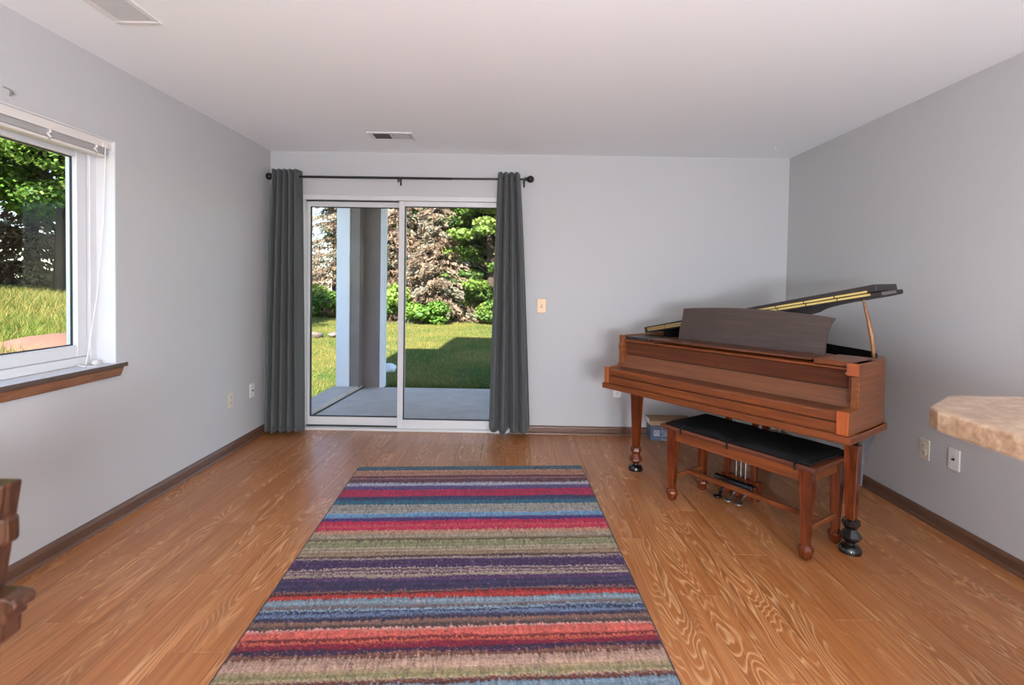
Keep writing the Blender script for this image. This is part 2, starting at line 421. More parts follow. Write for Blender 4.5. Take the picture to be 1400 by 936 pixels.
s2 = sash(-1.026, x1-.03, YB+.008, .022, zt-.044, .05, .05, .044, .075)  # inner panel, right
dpart(MB().box((x1-.072, YB-.03, .92), (x1-.045, YB+.008, 1.14), .006), 'door_handle', M['alum'], s2)

# ---- window on the left wall
w1 = struct(empty('window_1', (XL, (WIN[0]+WIN[1])/2, WIN[2])))
def wpart(mb, name, mat, parent=None, **k):
    o = mb.build(name, mat, parent or w1, **k)
    if parent is None: o.location = (-w1.location.x, -w1.location.y, -w1.location.z)
    return o
y0, y1, z0, z1 = WIN
rv = MB()
rv.box((XL-.12, y1-.006, z0), (XL+.001, y1+.001, z1)); rv.box((XL-.12, y0-.001, z0), (XL+.001, y0+.006, z1)); rv.box((XL-.12, y0, z1-.006), (XL, y1, z1+.001))
wpart(rv, 'window_reveal', M['reveal'])
def ring(mb, xa, xb, ya, yb, za, zb, t, bevel=.002):
    mb.box((xa, ya, za), (xb, ya+t, zb), bevel); mb.box((xa, yb-t, za), (xb, yb, zb), bevel)
    mb.box((xa, ya+t, za), (xb, yb-t, za+t), bevel); mb.box((xa, ya+t, zb-t), (xb, yb-t, zb), bevel)
    return mb
wpart(ring(MB(), XL-.19, XL-.10, y0+.004, y1-.004, z0+.002, z1-.004, .042), 'window_frame', M['white'])
sh = wpart(ring(MB(), XL-.175, XL-.115, y0+.048, y1-.048, z0+.045, z1-.046, .062, .004), 'window_sash', M['white'])
wpart(ring(MB(), XL-.147, XL-.138, y0+.109, y1-.109, z0+.106, z1-.107, .006, 0), 'gasket', M['gasket'], sh)
wpart(MB().box((XL-.146, y0+.112, z0+.11), (XL-.141, y1-.112, z1-.11)), 'pane', M['glass'], sh)
sl_ = wpart(MB().box((XL-.10, y0, z0-.020), (XL+.022, y1+.044, z0+.001), .002, 1), 'window_sill', M['reveal'])  # white top: the sky glare on the sill is put into its colour
wpart(MB().box((XL+.022, y0-.04, z0-.022), (XL+.031, y1+.046, z0+.0005), .003, 2), 'sill_nosing', M['stool'], sl_)
apron = [(y0-.03, .846-.018), (y1+.036, .846-.018), (y1+.012, .782), (y0-.006, .782)]
wpart(MB().prism([(a, b) for a, b in apron], 0, XL, XL+.018), 'window_apron', M['sillwood'], bevel=.004)

# ================================================================== PIANO
PO = Vector((.63146, 3.49033, 0)); PU = Vector((.59744496, -.80190992, 0)); PWID = 1.5035
piano = thing('baby_grand_piano', 'mahogany baby grand piano with raised lid and dark music desk in the corner', 'piano', PO, math.atan2(PU.y, PU.x))
def pp(mb, name, mat, parent=None, **k): return mb.build(name, mat, parent or piano, **k)
W_ = PWID
# plan of the bent side, from the front right corner round the tail to the front left corner
def catmull(pts, n=6):
    P = [Vector(p) for p in pts]; out = []
    for i in range(len(P)-1):
        a, b, c, d = P[max(i-1, 0)], P[i], P[i+1], P[min(i+2, len(P)-1)]
        for k in range(n):
            t = k/n
            out.append(.5*((2*b) + (c-a)*t + (2*a-5*b+4*c-d)*t*t + (3*b-a-3*c+d)*t*t*t))
    out.append(P[-1]); return [tuple(p) for p in out]
bent = [(W_, .105), (W_, .30), (W_-.005, .44), (1.462, .54), (1.39, .625), (1.29, .69), (1.18, .755), (1.07, .85), (.965, .98), (.865, 1.14), (.755, 1.30), (.61, 1.42), (.42, 1.485), (.22, 1.47), (.075, 1.39), (.012, 1.26), (0, 1.1)]
curve = catmull([(p[0], p[1]) for p in bent], 5) + [(0, .6), (0, .145)]
def offset_in(poly, d):
    out = []
    n = len(poly)
    for i, p in enumerate(poly):
        a = Vector(poly[max(i-1, 0)]); b = Vector(poly[min(i+1, n-1)]); t = (b-a).normalized()
        out.append((p[0]-t.y*d, p[1]+t.x*d))
    return out
inner = offset_in(curve, .035)
def strip_wall(outer, inn, za, zb):
    mb = MB(); bm = mb.bm; n = len(outer)
    ro = [(bm.verts.new((*p, za)), bm.verts.new((*p, zb))) for p in outer]
    ri = [(bm.verts.new((*p, za)), bm.verts.new((*p, zb))) for p in inn]
    for i in range(n-1):
        bm.faces.new((ro[i][0], ro[i+1][0], ro[i+1][1], ro[i][1])); bm.faces.new((ri[i][0], ri[i][1], ri[i+1][1], ri[i+1][0]))
        bm.faces.new((ro[i][1], ro[i+1][1], ri[i+1][1], ri[i][1])); bm.faces.new((ro[i][0], ri[i][0], ri[i+1][0], ro[i+1][0]))
    for i in (0, n-1):
        bm.faces.new((ro[i][0], ro[i][1], ri[i][1], ri[i][0]))
    return mb
pp(strip_wall(curve, inner, .640, .965), 'rim', M['mahog_v'], smooth=True, bevel=.002)
# base moulding that follows the rim
mold_o = offset_in(curve, -.010); mold_o[0] = (W_+.010, .105); mold_o[-1] = (-.010, .145)
pp(strip_wall(mold_o, offset_in(curve, .05), .604, .640), 'base_moulding', M['mahog_v'], smooth=True, bevel=.003)
k0 = next(i for i, p in enumerate(curve) if p[1] > .47)
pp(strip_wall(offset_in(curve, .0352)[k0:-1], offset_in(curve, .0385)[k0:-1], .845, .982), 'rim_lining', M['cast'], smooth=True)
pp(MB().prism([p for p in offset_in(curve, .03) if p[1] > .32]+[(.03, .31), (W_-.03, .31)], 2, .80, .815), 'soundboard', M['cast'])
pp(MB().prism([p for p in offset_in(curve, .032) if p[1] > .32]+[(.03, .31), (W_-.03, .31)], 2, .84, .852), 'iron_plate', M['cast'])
# key bed
pp(MB().box((-.012, -.012, .604), (W_+.012, .45, .640), .004), 'key_bed', M['mahog'])
# arms: low cheek, then the stepped upright
def arm(xa, xb):
    prof = [(0, .640), (0, .752), (.118, .757), (.128, .775), (.128, .895), (.098, .905), (.100, .962), (.105, .965), (.30, .965), (.30, .640)]
    return MB().prism(prof, 0, xa, xb)
pp(arm(W_-.052, W_), 'arm', M['mahog_v'], bevel=.004)
profL = [(0, .640), (0, .752), (.125, .757), (.146, .775), (.152, .80), (.136, .892), (.150, .925), (.160, .962), (.30, .965), (.30, .640)]
pp(MB().prism(profL, 0, 0, .036), 'arm', M['mahog_v'], bevel=.004)
ka, kb = .036, W_-.052
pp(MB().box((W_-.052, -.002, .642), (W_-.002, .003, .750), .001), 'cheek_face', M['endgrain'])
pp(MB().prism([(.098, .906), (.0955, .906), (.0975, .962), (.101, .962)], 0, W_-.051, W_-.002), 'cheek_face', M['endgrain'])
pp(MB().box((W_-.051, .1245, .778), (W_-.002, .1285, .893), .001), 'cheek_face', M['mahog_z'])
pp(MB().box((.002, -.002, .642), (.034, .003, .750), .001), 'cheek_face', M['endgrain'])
pp(MB().box((ka, .014, .640), (kb, .045, .692), .003), 'key_slip', M['mahog'])
pp(MB().prism([(.004, .699), (.004, .738), (.010, .745), (.137, .745), (.137, .735), (.020, .699)], 0, ka, kb), 'key_lid', M['mahog'], bevel=.003)
pp(MB().box((ka+.001, .022, .7445), (kb-.001, .135, .7465)), 'key_lid_top', M['mahog_dk'])
pp(MB().box((ka+.02, .020, .690), (kb-.005, .12, .700)), 'key_gap', M['cast'])
pp(MB().prism([(.136, .744), (.190, .827), (.205, .827), (.205, .744)], 0, ka, kb), 'fallboard', M['mahog_lt'], bevel=.002)
pp(MB().prism([(.187, .831), (.171, .918), (.20, .92), (.22, .831)], 0, ka, kb), 'name_board', M['mahog_dk'])
pp(MB().prism([(.158, .918), (.150, .924), (.150, .933), (.158, .938), (.30, .938), (.30, .918)], 0, ka, kb), 'front_rail', M['mahog'], smooth=True)
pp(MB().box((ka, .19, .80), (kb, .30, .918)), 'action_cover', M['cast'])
pp(MB().lathe([(.007, 0), (.007, -.006), (.003, -.008)], (W_-.075, .168, .905), n=12, axis=1), 'lock_escutcheon', M['brass'])
# blocks at each end of the music desk tray
pp(MB().box((.036, .165, .938), (.245, .44, .958), .003), 'end_block', M['lidwood'])
pp(MB().box((1.285, .14, .938), (kb, .44, .963), .004), 'end_block', M['mahog'])
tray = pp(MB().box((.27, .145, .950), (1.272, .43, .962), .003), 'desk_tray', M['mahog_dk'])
# music desk: arched top, concave ends, leaning back
def desk_pt(uu, zz): return (uu, .335+(zz-.962)*.26, zz)
dz0 = .962
out2 = []
nL = 10
right_edge = [(1.262, .962), (1.258, 1.0), (1.256, 1.04), (1.260, 1.08), (1.268, 1.12), (1.284, 1.158)]
left_edge = [(.352, 1.164), (.356, 1.10), (.352, 1.06), (.350, 1.02), (.352, .99), (.356, .962)]
topc = [(1.284-(1.284-.352)*k/14, 1.158+.006*k/14 + .024*math.sin(math.pi*k/14)**.8) for k in range(1, 14)]
outline = right_edge + topc + left_edge
mb = MB(); fa = [mb.bm.verts.new(desk_pt(a, b)) for a, b in outline]
ba = [mb.bm.verts.new((v.co.x, v.co.y+.012, v.co.z)) for v in fa]
mb.bm.faces.new(fa); mb.bm.faces.new(list(reversed(ba)))
for i in range(len(fa)): mb.bm.faces.new((fa[i], ba[i], ba[(i+1) % len(fa)], fa[(i+1) % len(fa)]))
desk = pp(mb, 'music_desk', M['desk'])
pp(MB().box((.42, .318, .962), (1.20, .336, .968), .002), 'desk_ledge', M['desk'], desk)
for q_ in (.62, 1.0): pp(MB().tube([(q_, .378, 1.06), (q_, .42, .963)], .006), 'desk_strut', M['brass'], desk)
# lid: tilted about the spine (u = 0), fold line at v = .43, front flap folded back on top
LZ, LS, VF = .966, .2146, .425
lid_ang = math.atan(LS)
def lidp(uu, vv, dz=0): return (uu - dz*math.sin(lid_ang), vv, LZ + LS*uu + dz*math.cos(lid_ang))
lid_plan = [(.0, VF), (1.480, VF), (1.535, .455), (1.548, .50), (1.53, .55), (1.46, .60), (1.38, .63), (1.29, .655), (1.20, .70), (1.11, .80), (1.03, .93), (.95, 1.08), (.86, 1.26), (.76, 1.40), (.62, 1.47), (.42, 1.51), (.2, 1.50), (.04, 1.42), (-.01, 1.3)]
mb = MB()
A_ = [mb.bm.verts.new(lidp(a, b)) for a, b in lid_plan]; B_ = [mb.bm.verts.new(lidp(a, b, .021)) for a, b in lid_plan]
mb.bm.faces.new(list(reversed(A_))); mb.bm.faces.new(B_)
for i in range(len(A_)): mb.bm.faces.new((A_[i], A_[(i+1) % len(A_)], B_[(i+1) % len(A_)], B_[i]))
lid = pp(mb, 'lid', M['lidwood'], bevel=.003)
mb = MB()
flap = [(.0, VF), (1.462, VF), (1.462, VF+.31), (.0, VF+.31)]
def flp(uu, vv, top): return lidp(uu, vv, .022 + .004*uu/1.5 + (vv-VF)*.02 + (.020+.018*uu/1.5 if top else 0))
A_ = [mb.bm.verts.new(flp(a, b, 0)) for a, b in flap]; B_ = [mb.bm.verts.new(flp(a, b, 1)) for a, b in flap]
mb.bm.faces.new(list(reversed(A_))); mb.bm.faces.new(B_)
for i in range(4): mb.bm.faces.new((A_[i], A_[(i+1) % 4], B_[(i+1) % 4], B_[i]))
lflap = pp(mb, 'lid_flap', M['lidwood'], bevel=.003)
def hinge(par, fn, ua, ub, lo, hi, seg=9):
    for k in range(seg):
        a = ua+(ub-ua)*k/seg; b = ua+(ub-ua)*(k+1)/seg-.006
        mb = MB()
        A_ = [mb.bm.verts.new(p) for p in (fn(a, VF-.001, lo), fn(b, VF-.001, lo), fn(b, VF-.001, hi), fn(a, VF-.001, hi))]
        B_ = [mb.bm.verts.new((v.co.x, v.co.y-.004, v.co.z)) for v in A_]
        mb.bm.faces.new(B_); mb.bm.faces.new(list(reversed(A_)))
        for i in range(4): mb.bm.faces.new((A_[i], B_[i], B_[(i+1) % 4], A_[(i+1) % 4]))
        pp(mb, 'hinge_leaf', M['brass'], par)
hinge(lid, lambda a, b, d: lidp(a, b, d), .03, 1.440, .009, .0205)
hinge(lflap, lambda a, b, d: lidp(a, b, .022+.004*a/1.5+d), .03, 1.428, .0005, .0115)
pp(MB().tube([(1.432, .50, .955), (1.418, .50, 1.06), (1.402, .50, 1.14), (1.374, .50, 1.258)], [.009, .012, .010, .006], n=6), 'prop_stick', M['oak'])
# legs
def pleg(c, rz=0):
    o = pp(MB().frustum(c, [(.165, .021, .021, 0, 0), (.50, .031, .031, 0, 0), (.545, .034, .034, 0, 0)]), 'leg', M['mahog_z'], bevel=.003)
    pp(MB().box((c[0]-.036, c[1]-.036, .545), (c[0]+.036, c[1]+.036, .604), .006), 'leg_cap', M['ebony'], o)
    pp(MB().lathe([(.022, .160), (.038, .164), (.040, .150), (.041, .140), (.028, .120)], c, n=8, rot=math.pi/8), 'collar', M['ebony'] if c[0] > 1 else M['mahog_z'], o)
    pp(MB().lathe([(.024, .122), (.048, .085), (.048, .074), (.022, .050)], c, n=8, rot=math.pi/8), 'collar', M['ebony'] if c[0] > 1 else M['mahog_z'], o)
    pp(MB().lathe([(.018, .056), (.020, .040), (.040, .034), (.049, .022), (.052, .008), (.050, 0)], c, n=20), 'foot', M['ebony'], o, smooth=True)
    return o
pleg((.080, .255, 0)); rl = pleg((1.432, .265, 0)); pleg((.52, 1.22, 0))
# grey curved shape of unclear nature behind the right leg
br = [(.285, .335), (.292, .385), (.320, .495), (.375, .527), (.42, .545), (.50, .590), (.54, .604), (.285, .604)]
pp(MB().prism(br, 0, 1.448, 1.468), 'leg_grey_shape', M['greyshape'], rl, bevel=.003)
# lyre with pedals
ly = pp(MB().box((.66, .385, .118), (.90, .43, .14), .003).box((.66, .35, .030), (.905, .43, .120), .004), 'lyre', M['mahog_z'])
for uu in (.690, .862): pp(MB().box((uu-.016, .39, .14), (uu+.016, .42, .604), .003), 'lyre_post', M['mahog_z'], ly)
for uu in (.748, .778, .808): pp(MB().tube([(uu, .405, .13), (uu, .405, .604)], .003, 6), 'pedal_rod', M['steel'], ly)
pp(MB().lathe([(.020, .640), (.024, .645), (.024, .886), (.020, .891)], (0, .350, .112), n=16, axis=0), 'pedal_box', M['ebony'], ly, smooth=True)
for k, uu in enumerate((.705, .775, .840)):
    pd = MB().tube([(uu, .37, .062), (uu, .33, .055), (uu, .30, .036)], [.008, .008, .010], 8)
    pd.lathe([(.022, .018), (.026, .022), (.026, .030), (.018, .034)], (uu, .275, 0), n=14)
    pp(pd, 'pedal', M['steel'] if k else M['ebony'], ly, smooth=True)

# ================================================================== BENCH AND CUSHION
BC = Vector((1.331, 2.8284, 0)); BU = Vector((.5611837, -.8276913, 0)); BA = math.atan2(BU.y, BU.x)
bench = thing('piano_bench', 'mahogany piano bench with square tapered legs drawn up to the keyboard', 'bench', BC, BA)
def bp(mb, name, mat, parent=None, **k): return mb.build(name, mat, parent or bench, **k)
bp(MB().box((-.452, -.205, .446), (.452, .205, .470), .005, 2), 'seat', M['mahog_dk'])
for s in (-1, 1): bp(MB().box((-.375, s*.152-.011, .378), (.375, s*.152+.011, .446), .002), 'apron', M['mahog'])
for s in (-1, 1): bp(MB().box((s*.395-.011, -.13, .378), (s*.395+.011, .13, .446), .002), 'apron', M['mahog_v'])
for sx in (-1, 1):
    for sy in (-1, 1):
        c = (sx*.395, sy*.150, 0)
        lg = bp(MB().frustum(c, [(.072, .0175, .0175, 0, 0), (.36, .027, .027, 0, 0), (.446, .028, .028, 0, 0)]), 'leg', M['mahog_z'], bevel=.003)
        bp(MB().lathe([(.021, .076), (.034, .062), (.036, .052), (.024, .010), (.014, .004), (.010, 0)], c, n=8, rot=math.pi/8), 'foot', M['mahog_z'], lg)
for s in (-1, 1): bp(MB().box((s*.395-.011, -.135, .135), (s*.395+.011, .135, .160), .003), 'stretcher', M['mahog_v'])
bp(MB().box((-.385, -.013, .142), (.385, .013, .166), .003), 'stretcher', M['mahog'])
cush = thing('bench_cushion', 'thin black cushion tied on top of the piano bench', 'cushion', (BC.x, BC.y, .470), BA)
mb = MB(); n1, n2 = 36, 18; hx, hy = .418, .188
grid = []
for j in range(n2+1):
    row = []
    for i in range(n1+1):
        a = -1+2*i/n1; b = -1+2*j/n2
        e = min(1-abs(a), 1-abs(b)*.9-.1+.0)*hx
        ed = min((1-abs(a))*hx, (1-abs(b))*hy)
        zz = .006 + .022*min(1, ed/.03)**.5
        zz += .003*math.sin(a*9+b*3)*min(1, ed/.05)
        zz -= .010*math.exp(-((a)**2*60))*min(1, .4+abs(b))
        row.append(mb.bm.verts.new((a*hx, b*hy, max(zz, .004))))
    grid.append(row)
for j in range(n2):
    for i in range(n1): mb.bm.faces.new((grid[j][i], grid[j][i+1], grid[j+1][i+1], grid[j+1][i]))
bot = [mb.bm.verts.new((sx*hx, sy*hy, 0)) for sx, sy in ((-1, -1), (1, -1), (1, 1), (-1, 1))]
rim_v = grid[0] + [grid[j][-1] for j in range(1, n2+1)] + list(reversed(grid[-1][:-1])) + [grid[j][0] for j in range(n2-1, 0, -1)]
low = [mb.bm.verts.new((v.co.x, v.co.y, 0)) for v in rim_v]
for v in bot: mb.bm.verts.remove(v)
for i in range(len(rim_v)): mb.bm.faces.new((rim_v[i], low[i], low[(i+1) % len(low)], rim_v[(i+1) % len(low)]))
mb.bm.faces.new(low)
mb.build('pad', M['cushion'], cush, smooth=True, autosmooth=False)
pip = [(-hx, -hy, .007), (hx, -hy, .007), (hx, hy, .007), (-hx, hy, .007), (-hx, -hy, .007)]
mb = MB()
for a, b in zip(pip[:-1], pip[1:]): mb.tube([a, b], .006, 8)
mb.build('piping', M['cushion'], cush, smooth=True)
for uu in (-.30, .0, .36):
    MB().tube([(uu, -.17, .022), (uu, -.196, .010), (uu+.002, -.211, -.004), (uu+.003, -.213, -.030)], [.007, .006, .005, .004], 6).build('tie', M['cushion'], cush, smooth=True)

# ================================================================== RUG
FL_, FR_, NL_, NR_ = np.array([-1.085, 3.519]), np.array([.504, 3.627]), np.array([-.947, 1.173]), np.array([.583, 1.278])
# stripe ends as distance from the far edge (m) with their colours
stripes = [(.085, (72, 108, 124)), (.18, (206, 148, 118)), (.215, (110, 62, 78)), (.245, (164, 112, 112)), (.30, (112, 66, 80)), (.355, (192, 192, 206)), (.415, (96, 76, 132)), (.515, (188, 34, 82)),
 (.57, (58, 66, 108)), (.63, (52, 120, 146)), (.74, (168, 162, 152)), (.79, (120, 166, 204)), (.832, (86, 48, 122)), (.875, (206, 36, 80)), (.90, (232, 86, 96)), (.935, (204, 40, 80)), (.97, (208, 152, 122)), (1.025, (172, 156, 132)),
 (1.05, (118, 98, 70)), (1.105, (156, 154, 112)), (1.15, (176, 160, 134)), (1.185, (166, 138, 110)), (1.20, (84, 64, 58)), (1.222, (178, 152, 150)), (1.29, (70, 44, 86)), (1.30, (190, 170, 160)), (1.315, (112, 78, 94)), (1.325, (180, 160, 150)), (1.335, (112, 78, 94)),
 (1.358, (188, 168, 148)), (1.392, (92, 54, 102)), (1.458, (64, 54, 90)), (1.47, (150, 110, 96)), (1.482, (98, 34, 44)), (1.516, (194, 60, 50)), (1.55, (140, 162, 174)), (1.575, (122, 106, 106)), (1.588, (136, 158, 172)), (1.60, (44, 58, 84)),
 (1.622, (100, 116, 146)), (1.645, (60, 54, 80)), (1.665, (132, 96, 80)), (1.69, (88, 72, 68)), (1.702, (206, 152, 142)), (1.745, (206, 98, 84)), (1.76, (120, 44, 44)), (1.772, (200, 96, 74)), (1.80, (136, 28, 54)), (1.825, (60, 40, 70)),
 (1.845, (126, 82, 66)), (1.90, (190, 154, 134)), (1.918, (170, 150, 112)), (1.935, (150, 142, 98)), (1.945, (176, 148, 122)), (1.965, (110, 60, 50)), (2.01, (132, 156, 172)), (2.06, (90, 60, 120)), (2.12, (200, 44, 84)), (2.19, (168, 150, 130)), (2.26, (66, 50, 90)), (9, (72, 108, 124))]
nu, nv = 300, 560
uu, vv = np.meshgrid(np.linspace(0, 1, nu+1), np.linspace(0, 1, nv+1))
far = FL_[None, None]*(1-uu[..., None]) + FR_[None, None]*uu[..., None]
near = NL_[None, None]*(1-uu[..., None]) + NR_[None, None]*uu[..., None]
XY = far*(1-vv[..., None]) + near*vv[..., None]
def smooth1(a, k, axis):
    for _ in range(2):
        a = sum(np.roll(a, s, axis) for s in range(-k, k+1))/(2*k+1)
    return a
j1 = smooth1(RNG.normal(size=uu.shape), 2, 0); j1 /= j1.std()
j2 = smooth1(smooth1(RNG.normal(size=uu.shape), 22, 1), 2, 0); j2 /= j2.std()
t_ = vv*2.35 + .004*j1 + .0035*j2
ends = np.array([s[0] for s in stripes]); cols = np.array([lin(s[1])[:3] for s in stripes])
idx = np.searchsorted(ends, t_); idx = np.clip(idx, 0, len(cols)-1)
C_ = cols[idx]
fleck = RNG.random(uu.shape)
other = cols[np.clip(np.searchsorted(ends, t_ + RNG.normal(size=uu.shape)*.03), 0, len(cols)-1)]
stk = smooth1(RNG.normal(size=uu.shape), 5, 1); stk /= stk.std()
mk = (fleck < .20) | (stk > 2.3)
C_ = np.where(mk[..., None], .5*other+.5*C_, C_)
rowtone = 1 + .10*smooth1(RNG.normal(size=(nv+1, 1)), 1, 0)/.4
C_ = C_*np.clip(1+.17*RNG.normal(size=uu.shape)+.17*j1, .4, 1.7)[..., None]*np.clip(rowtone, .75, 1.25)[..., None]*(1+.06*stk)[..., None]
edge = np.minimum(np.minimum(uu*1.57, (1-uu)*1.57), np.minimum(vv*2.35, (1-vv)*2.35))
C_ = np.where((edge < .008)[..., None], np.array(lin((46, 42, 52))[:3]), C_)
C_ = np.clip(C_*.60, .004, .9)
Z = np.where(edge < .012, .002+.6*edge, .0092) + .0009*RNG.random(uu.shape)
V = np.concatenate([XY, Z[..., None]], -1).reshape(-1, 3)
ii = (np.arange(nv)[:, None]*(nu+1) + np.arange(nu)[None]).ravel()
Q = np.stack([ii, ii+nu+1, ii+nu+2, ii+1], 1)
M['rug'] = vcol('rug_pile', .95, spec=.1, sheen=.1)
rug = fast_mesh('striped_rug', V, Q, M['rug'], col=C_.reshape(-1, 3), smooth=True)
tag(rug, 'rectangular rug with many crosswise stripes of purple, red, teal and tan', 'rug')

# ================================================================== CURTAINS AND ROD
YROD, ZROD = YB-.095, 2.205
rod = thing('curtain_rod', 'black metal curtain rod with ball finials above the sliding door', 'curtain rod', (-1.0, YROD, ZROD))
def rp(mb, name, mat, **k):
    o = mb.build(name, mat, rod, **k); o.location = -rod.location; return o
rp(MB().tube([(-2.095, YROD, ZROD-.004), (-.55, YROD, ZROD-.002)], .0105, 12), 'rod_tube', M['black_metal'], smooth=True)
rp(MB().tube([(-.60, YROD, ZROD-.002), (.085, YROD, ZROD+.002)], .0085, 12), 'rod_tube', M['black_metal'], smooth=True)
for xx, s, zz in ((-2.115, -1, ZROD-.004), (.118, 1, ZROD+.003)):
    prof = [(.030*math.sin(math.pi*k/12)+.0005, -.030*math.cos(math.pi*k/12)) for k in range(13)]
    rp(MB().lathe(prof, (xx, YROD, zz), n=20, axis=0), 'finial', M['black_metal'], smooth=True)
    rp(MB().lathe([(.012, -.012), (.015, -.006), (.015, .006), (.012, .012)], (xx-s*.042, YROD, zz), n=14, axis=0), 'finial_collar', M['black_metal'], smooth=True)
for xx in (-2.075, -1.01, .065):
    rp(MB().box((xx-.006, YROD-.004, ZROD-.020), (xx+.006, YB, ZROD-.010), .001).box((xx-.008, YB-.004, ZROD-.05), (xx+.008, YB, ZROD+.02), .001).box((xx-.007, YROD-.016, ZROD-.022), (xx+.007, YROD-.012, ZROD+.006), .001).tube([(xx, YROD-.006, ZROD-.045), (xx, YROD-.006, ZROD-.014)], .005, 8), 'bracket', M['black_metal'])
def curtain(name, label, xt, xb, n, phase, ctr_b, amp_t, amp_b, zb, end_dir, skew):
    root = thing(name, label, 'curtain', ((xb[0]+xb[1])/2, YROD, zb), group=None)
    nu_, nv_ = 26*n, 60; Vv = []; Qq = []
    for j in range(nv_+1):
        f = j/nv_; z = 2.256 - (2.256-zb)*f
        g = f**.8
        for i in range(nu_+1):
            s = i/nu_
            ph = 2*math.pi*n*s + phase
            wob = .25*math.sin(3.1*s*n+4*f) * f
            a = amp_t*(1-g) + amp_b*g*(1+.25*math.sin(5*s*n+1.3))
            yy = YROD + ctr_b*g + a*(1.0 - 2*abs(math.sin((ph+wob)/2))**1.5)
            x = (xt[0]*(1-g)+xb[0]*g)*(1-s) + (xt[1]*(1-g)+xb[1]*g)*s - skew*a*math.sin(ph+wob)
            dz = .012*math.sin(ph*.5+1)*f**6
            Vv.append((x-root.location.x, yy-root.location.y, z+dz-root.location.z))
    for j in range(nv_):
        for i in range(nu_):
            k = j*(nu_+1)+i; Qq.append((k, k+1, k+nu_+2, k+nu_+1))
    o = fast_mesh('panel', Vv, Qq, M['curtain'], root, smooth=True)
    m = o.modifiers.new('thick', 'SOLIDIFY'); m.thickness = .003
    for q in range(n*2):
        s = (q+.5 - phase/math.pi)/(2*n)
        if 0 <= s <= 1:
            x = xt[0]*(1-s)+xt[1]*s
            MB().lathe([(.017, -.0025), (.0235, -.0025), (.0235, .0025), (.017, .0025)], (x-root.location.x, 0, ZROD-root.location.z), n=18, axis=0).build('grommet', M['black_metal'], root, smooth=True)
    return root
curtain('curtain', 'long dark grey curtain bunched in the corner by the left wall', (-2.082, -1.848), (-2.112, -1.80), 5, .25*math.pi, -.05, .050, .066, .032, 1, .06)
curtain('curtain', 'long dark grey curtain hanging at the light switch end of the rod', (-.155, .030), (-.203, .150), 4, .2*math.pi, -.02, .052, .070, .050, 1, .06)

# ================================================================== WINDOW BLIND
blind = thing('window_blind', 'white raised blind stacked at the top of the side window', 'blind', (XL-.03, (WIN[0]+WIN[1])/2, WIN[3]))
def blp(mb, name, mat, parent=None, **k):
    o = mb.build(name, mat, parent or blind, **k)
    if parent is None: o.location = -blind.location
    return o
M['blind'] = plain('blind_white', (214, 210, 204), .5)
M['blindslat'] = plain('blind_slat', (196, 194, 192), .5)
by0, by1 = WIN[0]+.015, WIN[1]-.006
hr = blp(MB().box((XL-.075, by0, 1.998), (XL-.02, by1, 2.034), .003), 'headrail', M['blind'])
o = blp(MB().box((XL-.020, by0, 1.994), (XL-.014, by1, 2.036), .002), 'valance', M['blind'])
mb = MB(); nsl = 16
for k in range(nsl):
    zz = 1.9645 + k*.0019
    mb.box((XL-.072+.002*math.sin(k*2.1), by0+.02, zz), (XL-.024+.002*math.sin(k*1.7), by1-.012, zz+.0011))
tag(blp(mb, 'slat_stack', M['blindslat']), kind='stuff')
blp(MB().box((XL-.074, by0+.02, 1.947), (XL-.022, by1-.012, 1.962), .004), 'bottom_rail', M['blind'])
for yy in (by0+.22, by1-.70, by1-.36, by1-.10):
    blp(MB().tube([(XL-.021, yy, 1.998), (XL-.015, yy+.008, 1.986), (XL-.020, yy-.004, 1.974), (XL-.015, yy+.006, 1.962), (XL-.020, yy, 1.95)], .006, 6), 'ladder_cord', M['blind'], smooth=True)
blp(MB().box((XL-.014, by1-.065, 1.992), (XL-.008, by1-.035, 2.016), .002), 'cord_lock', M['whiteplate'])
pts = [(XL-.008, by1-.05, 1.995), (XL-.012, by1-.06, 1.6), (XL-.03, by1-.085, 1.2), (XL-.045, by1-.12, .93), (XL-.05, by1-.13, .862)]
blp(MB().tube(pts, .0022, 6), 'pull_cord', M['whiteplate'], smooth=True)
cd = [(XL-.05 + .028*math.cos(k*1.1)+.01*math.sin(k*.7), by1-.10 + .055*math.sin(k*.83), WIN[2]+.003+.004*(k % 3)) for k in range(16)]
blp(MB().tube(cd, .0028, 6), 'cord_tangle', M['whiteplate'], smooth=True)
for a, b in ((.0, -.02), (-.03, .02)):
    blp(MB().lathe([(.004, 0), (.009, .006), (.011, .03), (.007, .042)], (XL-.05+a, by1-.07+b, WIN[2]+.012), n=12, axis=1), 'tassel', M['whiteplate'], smooth=True)

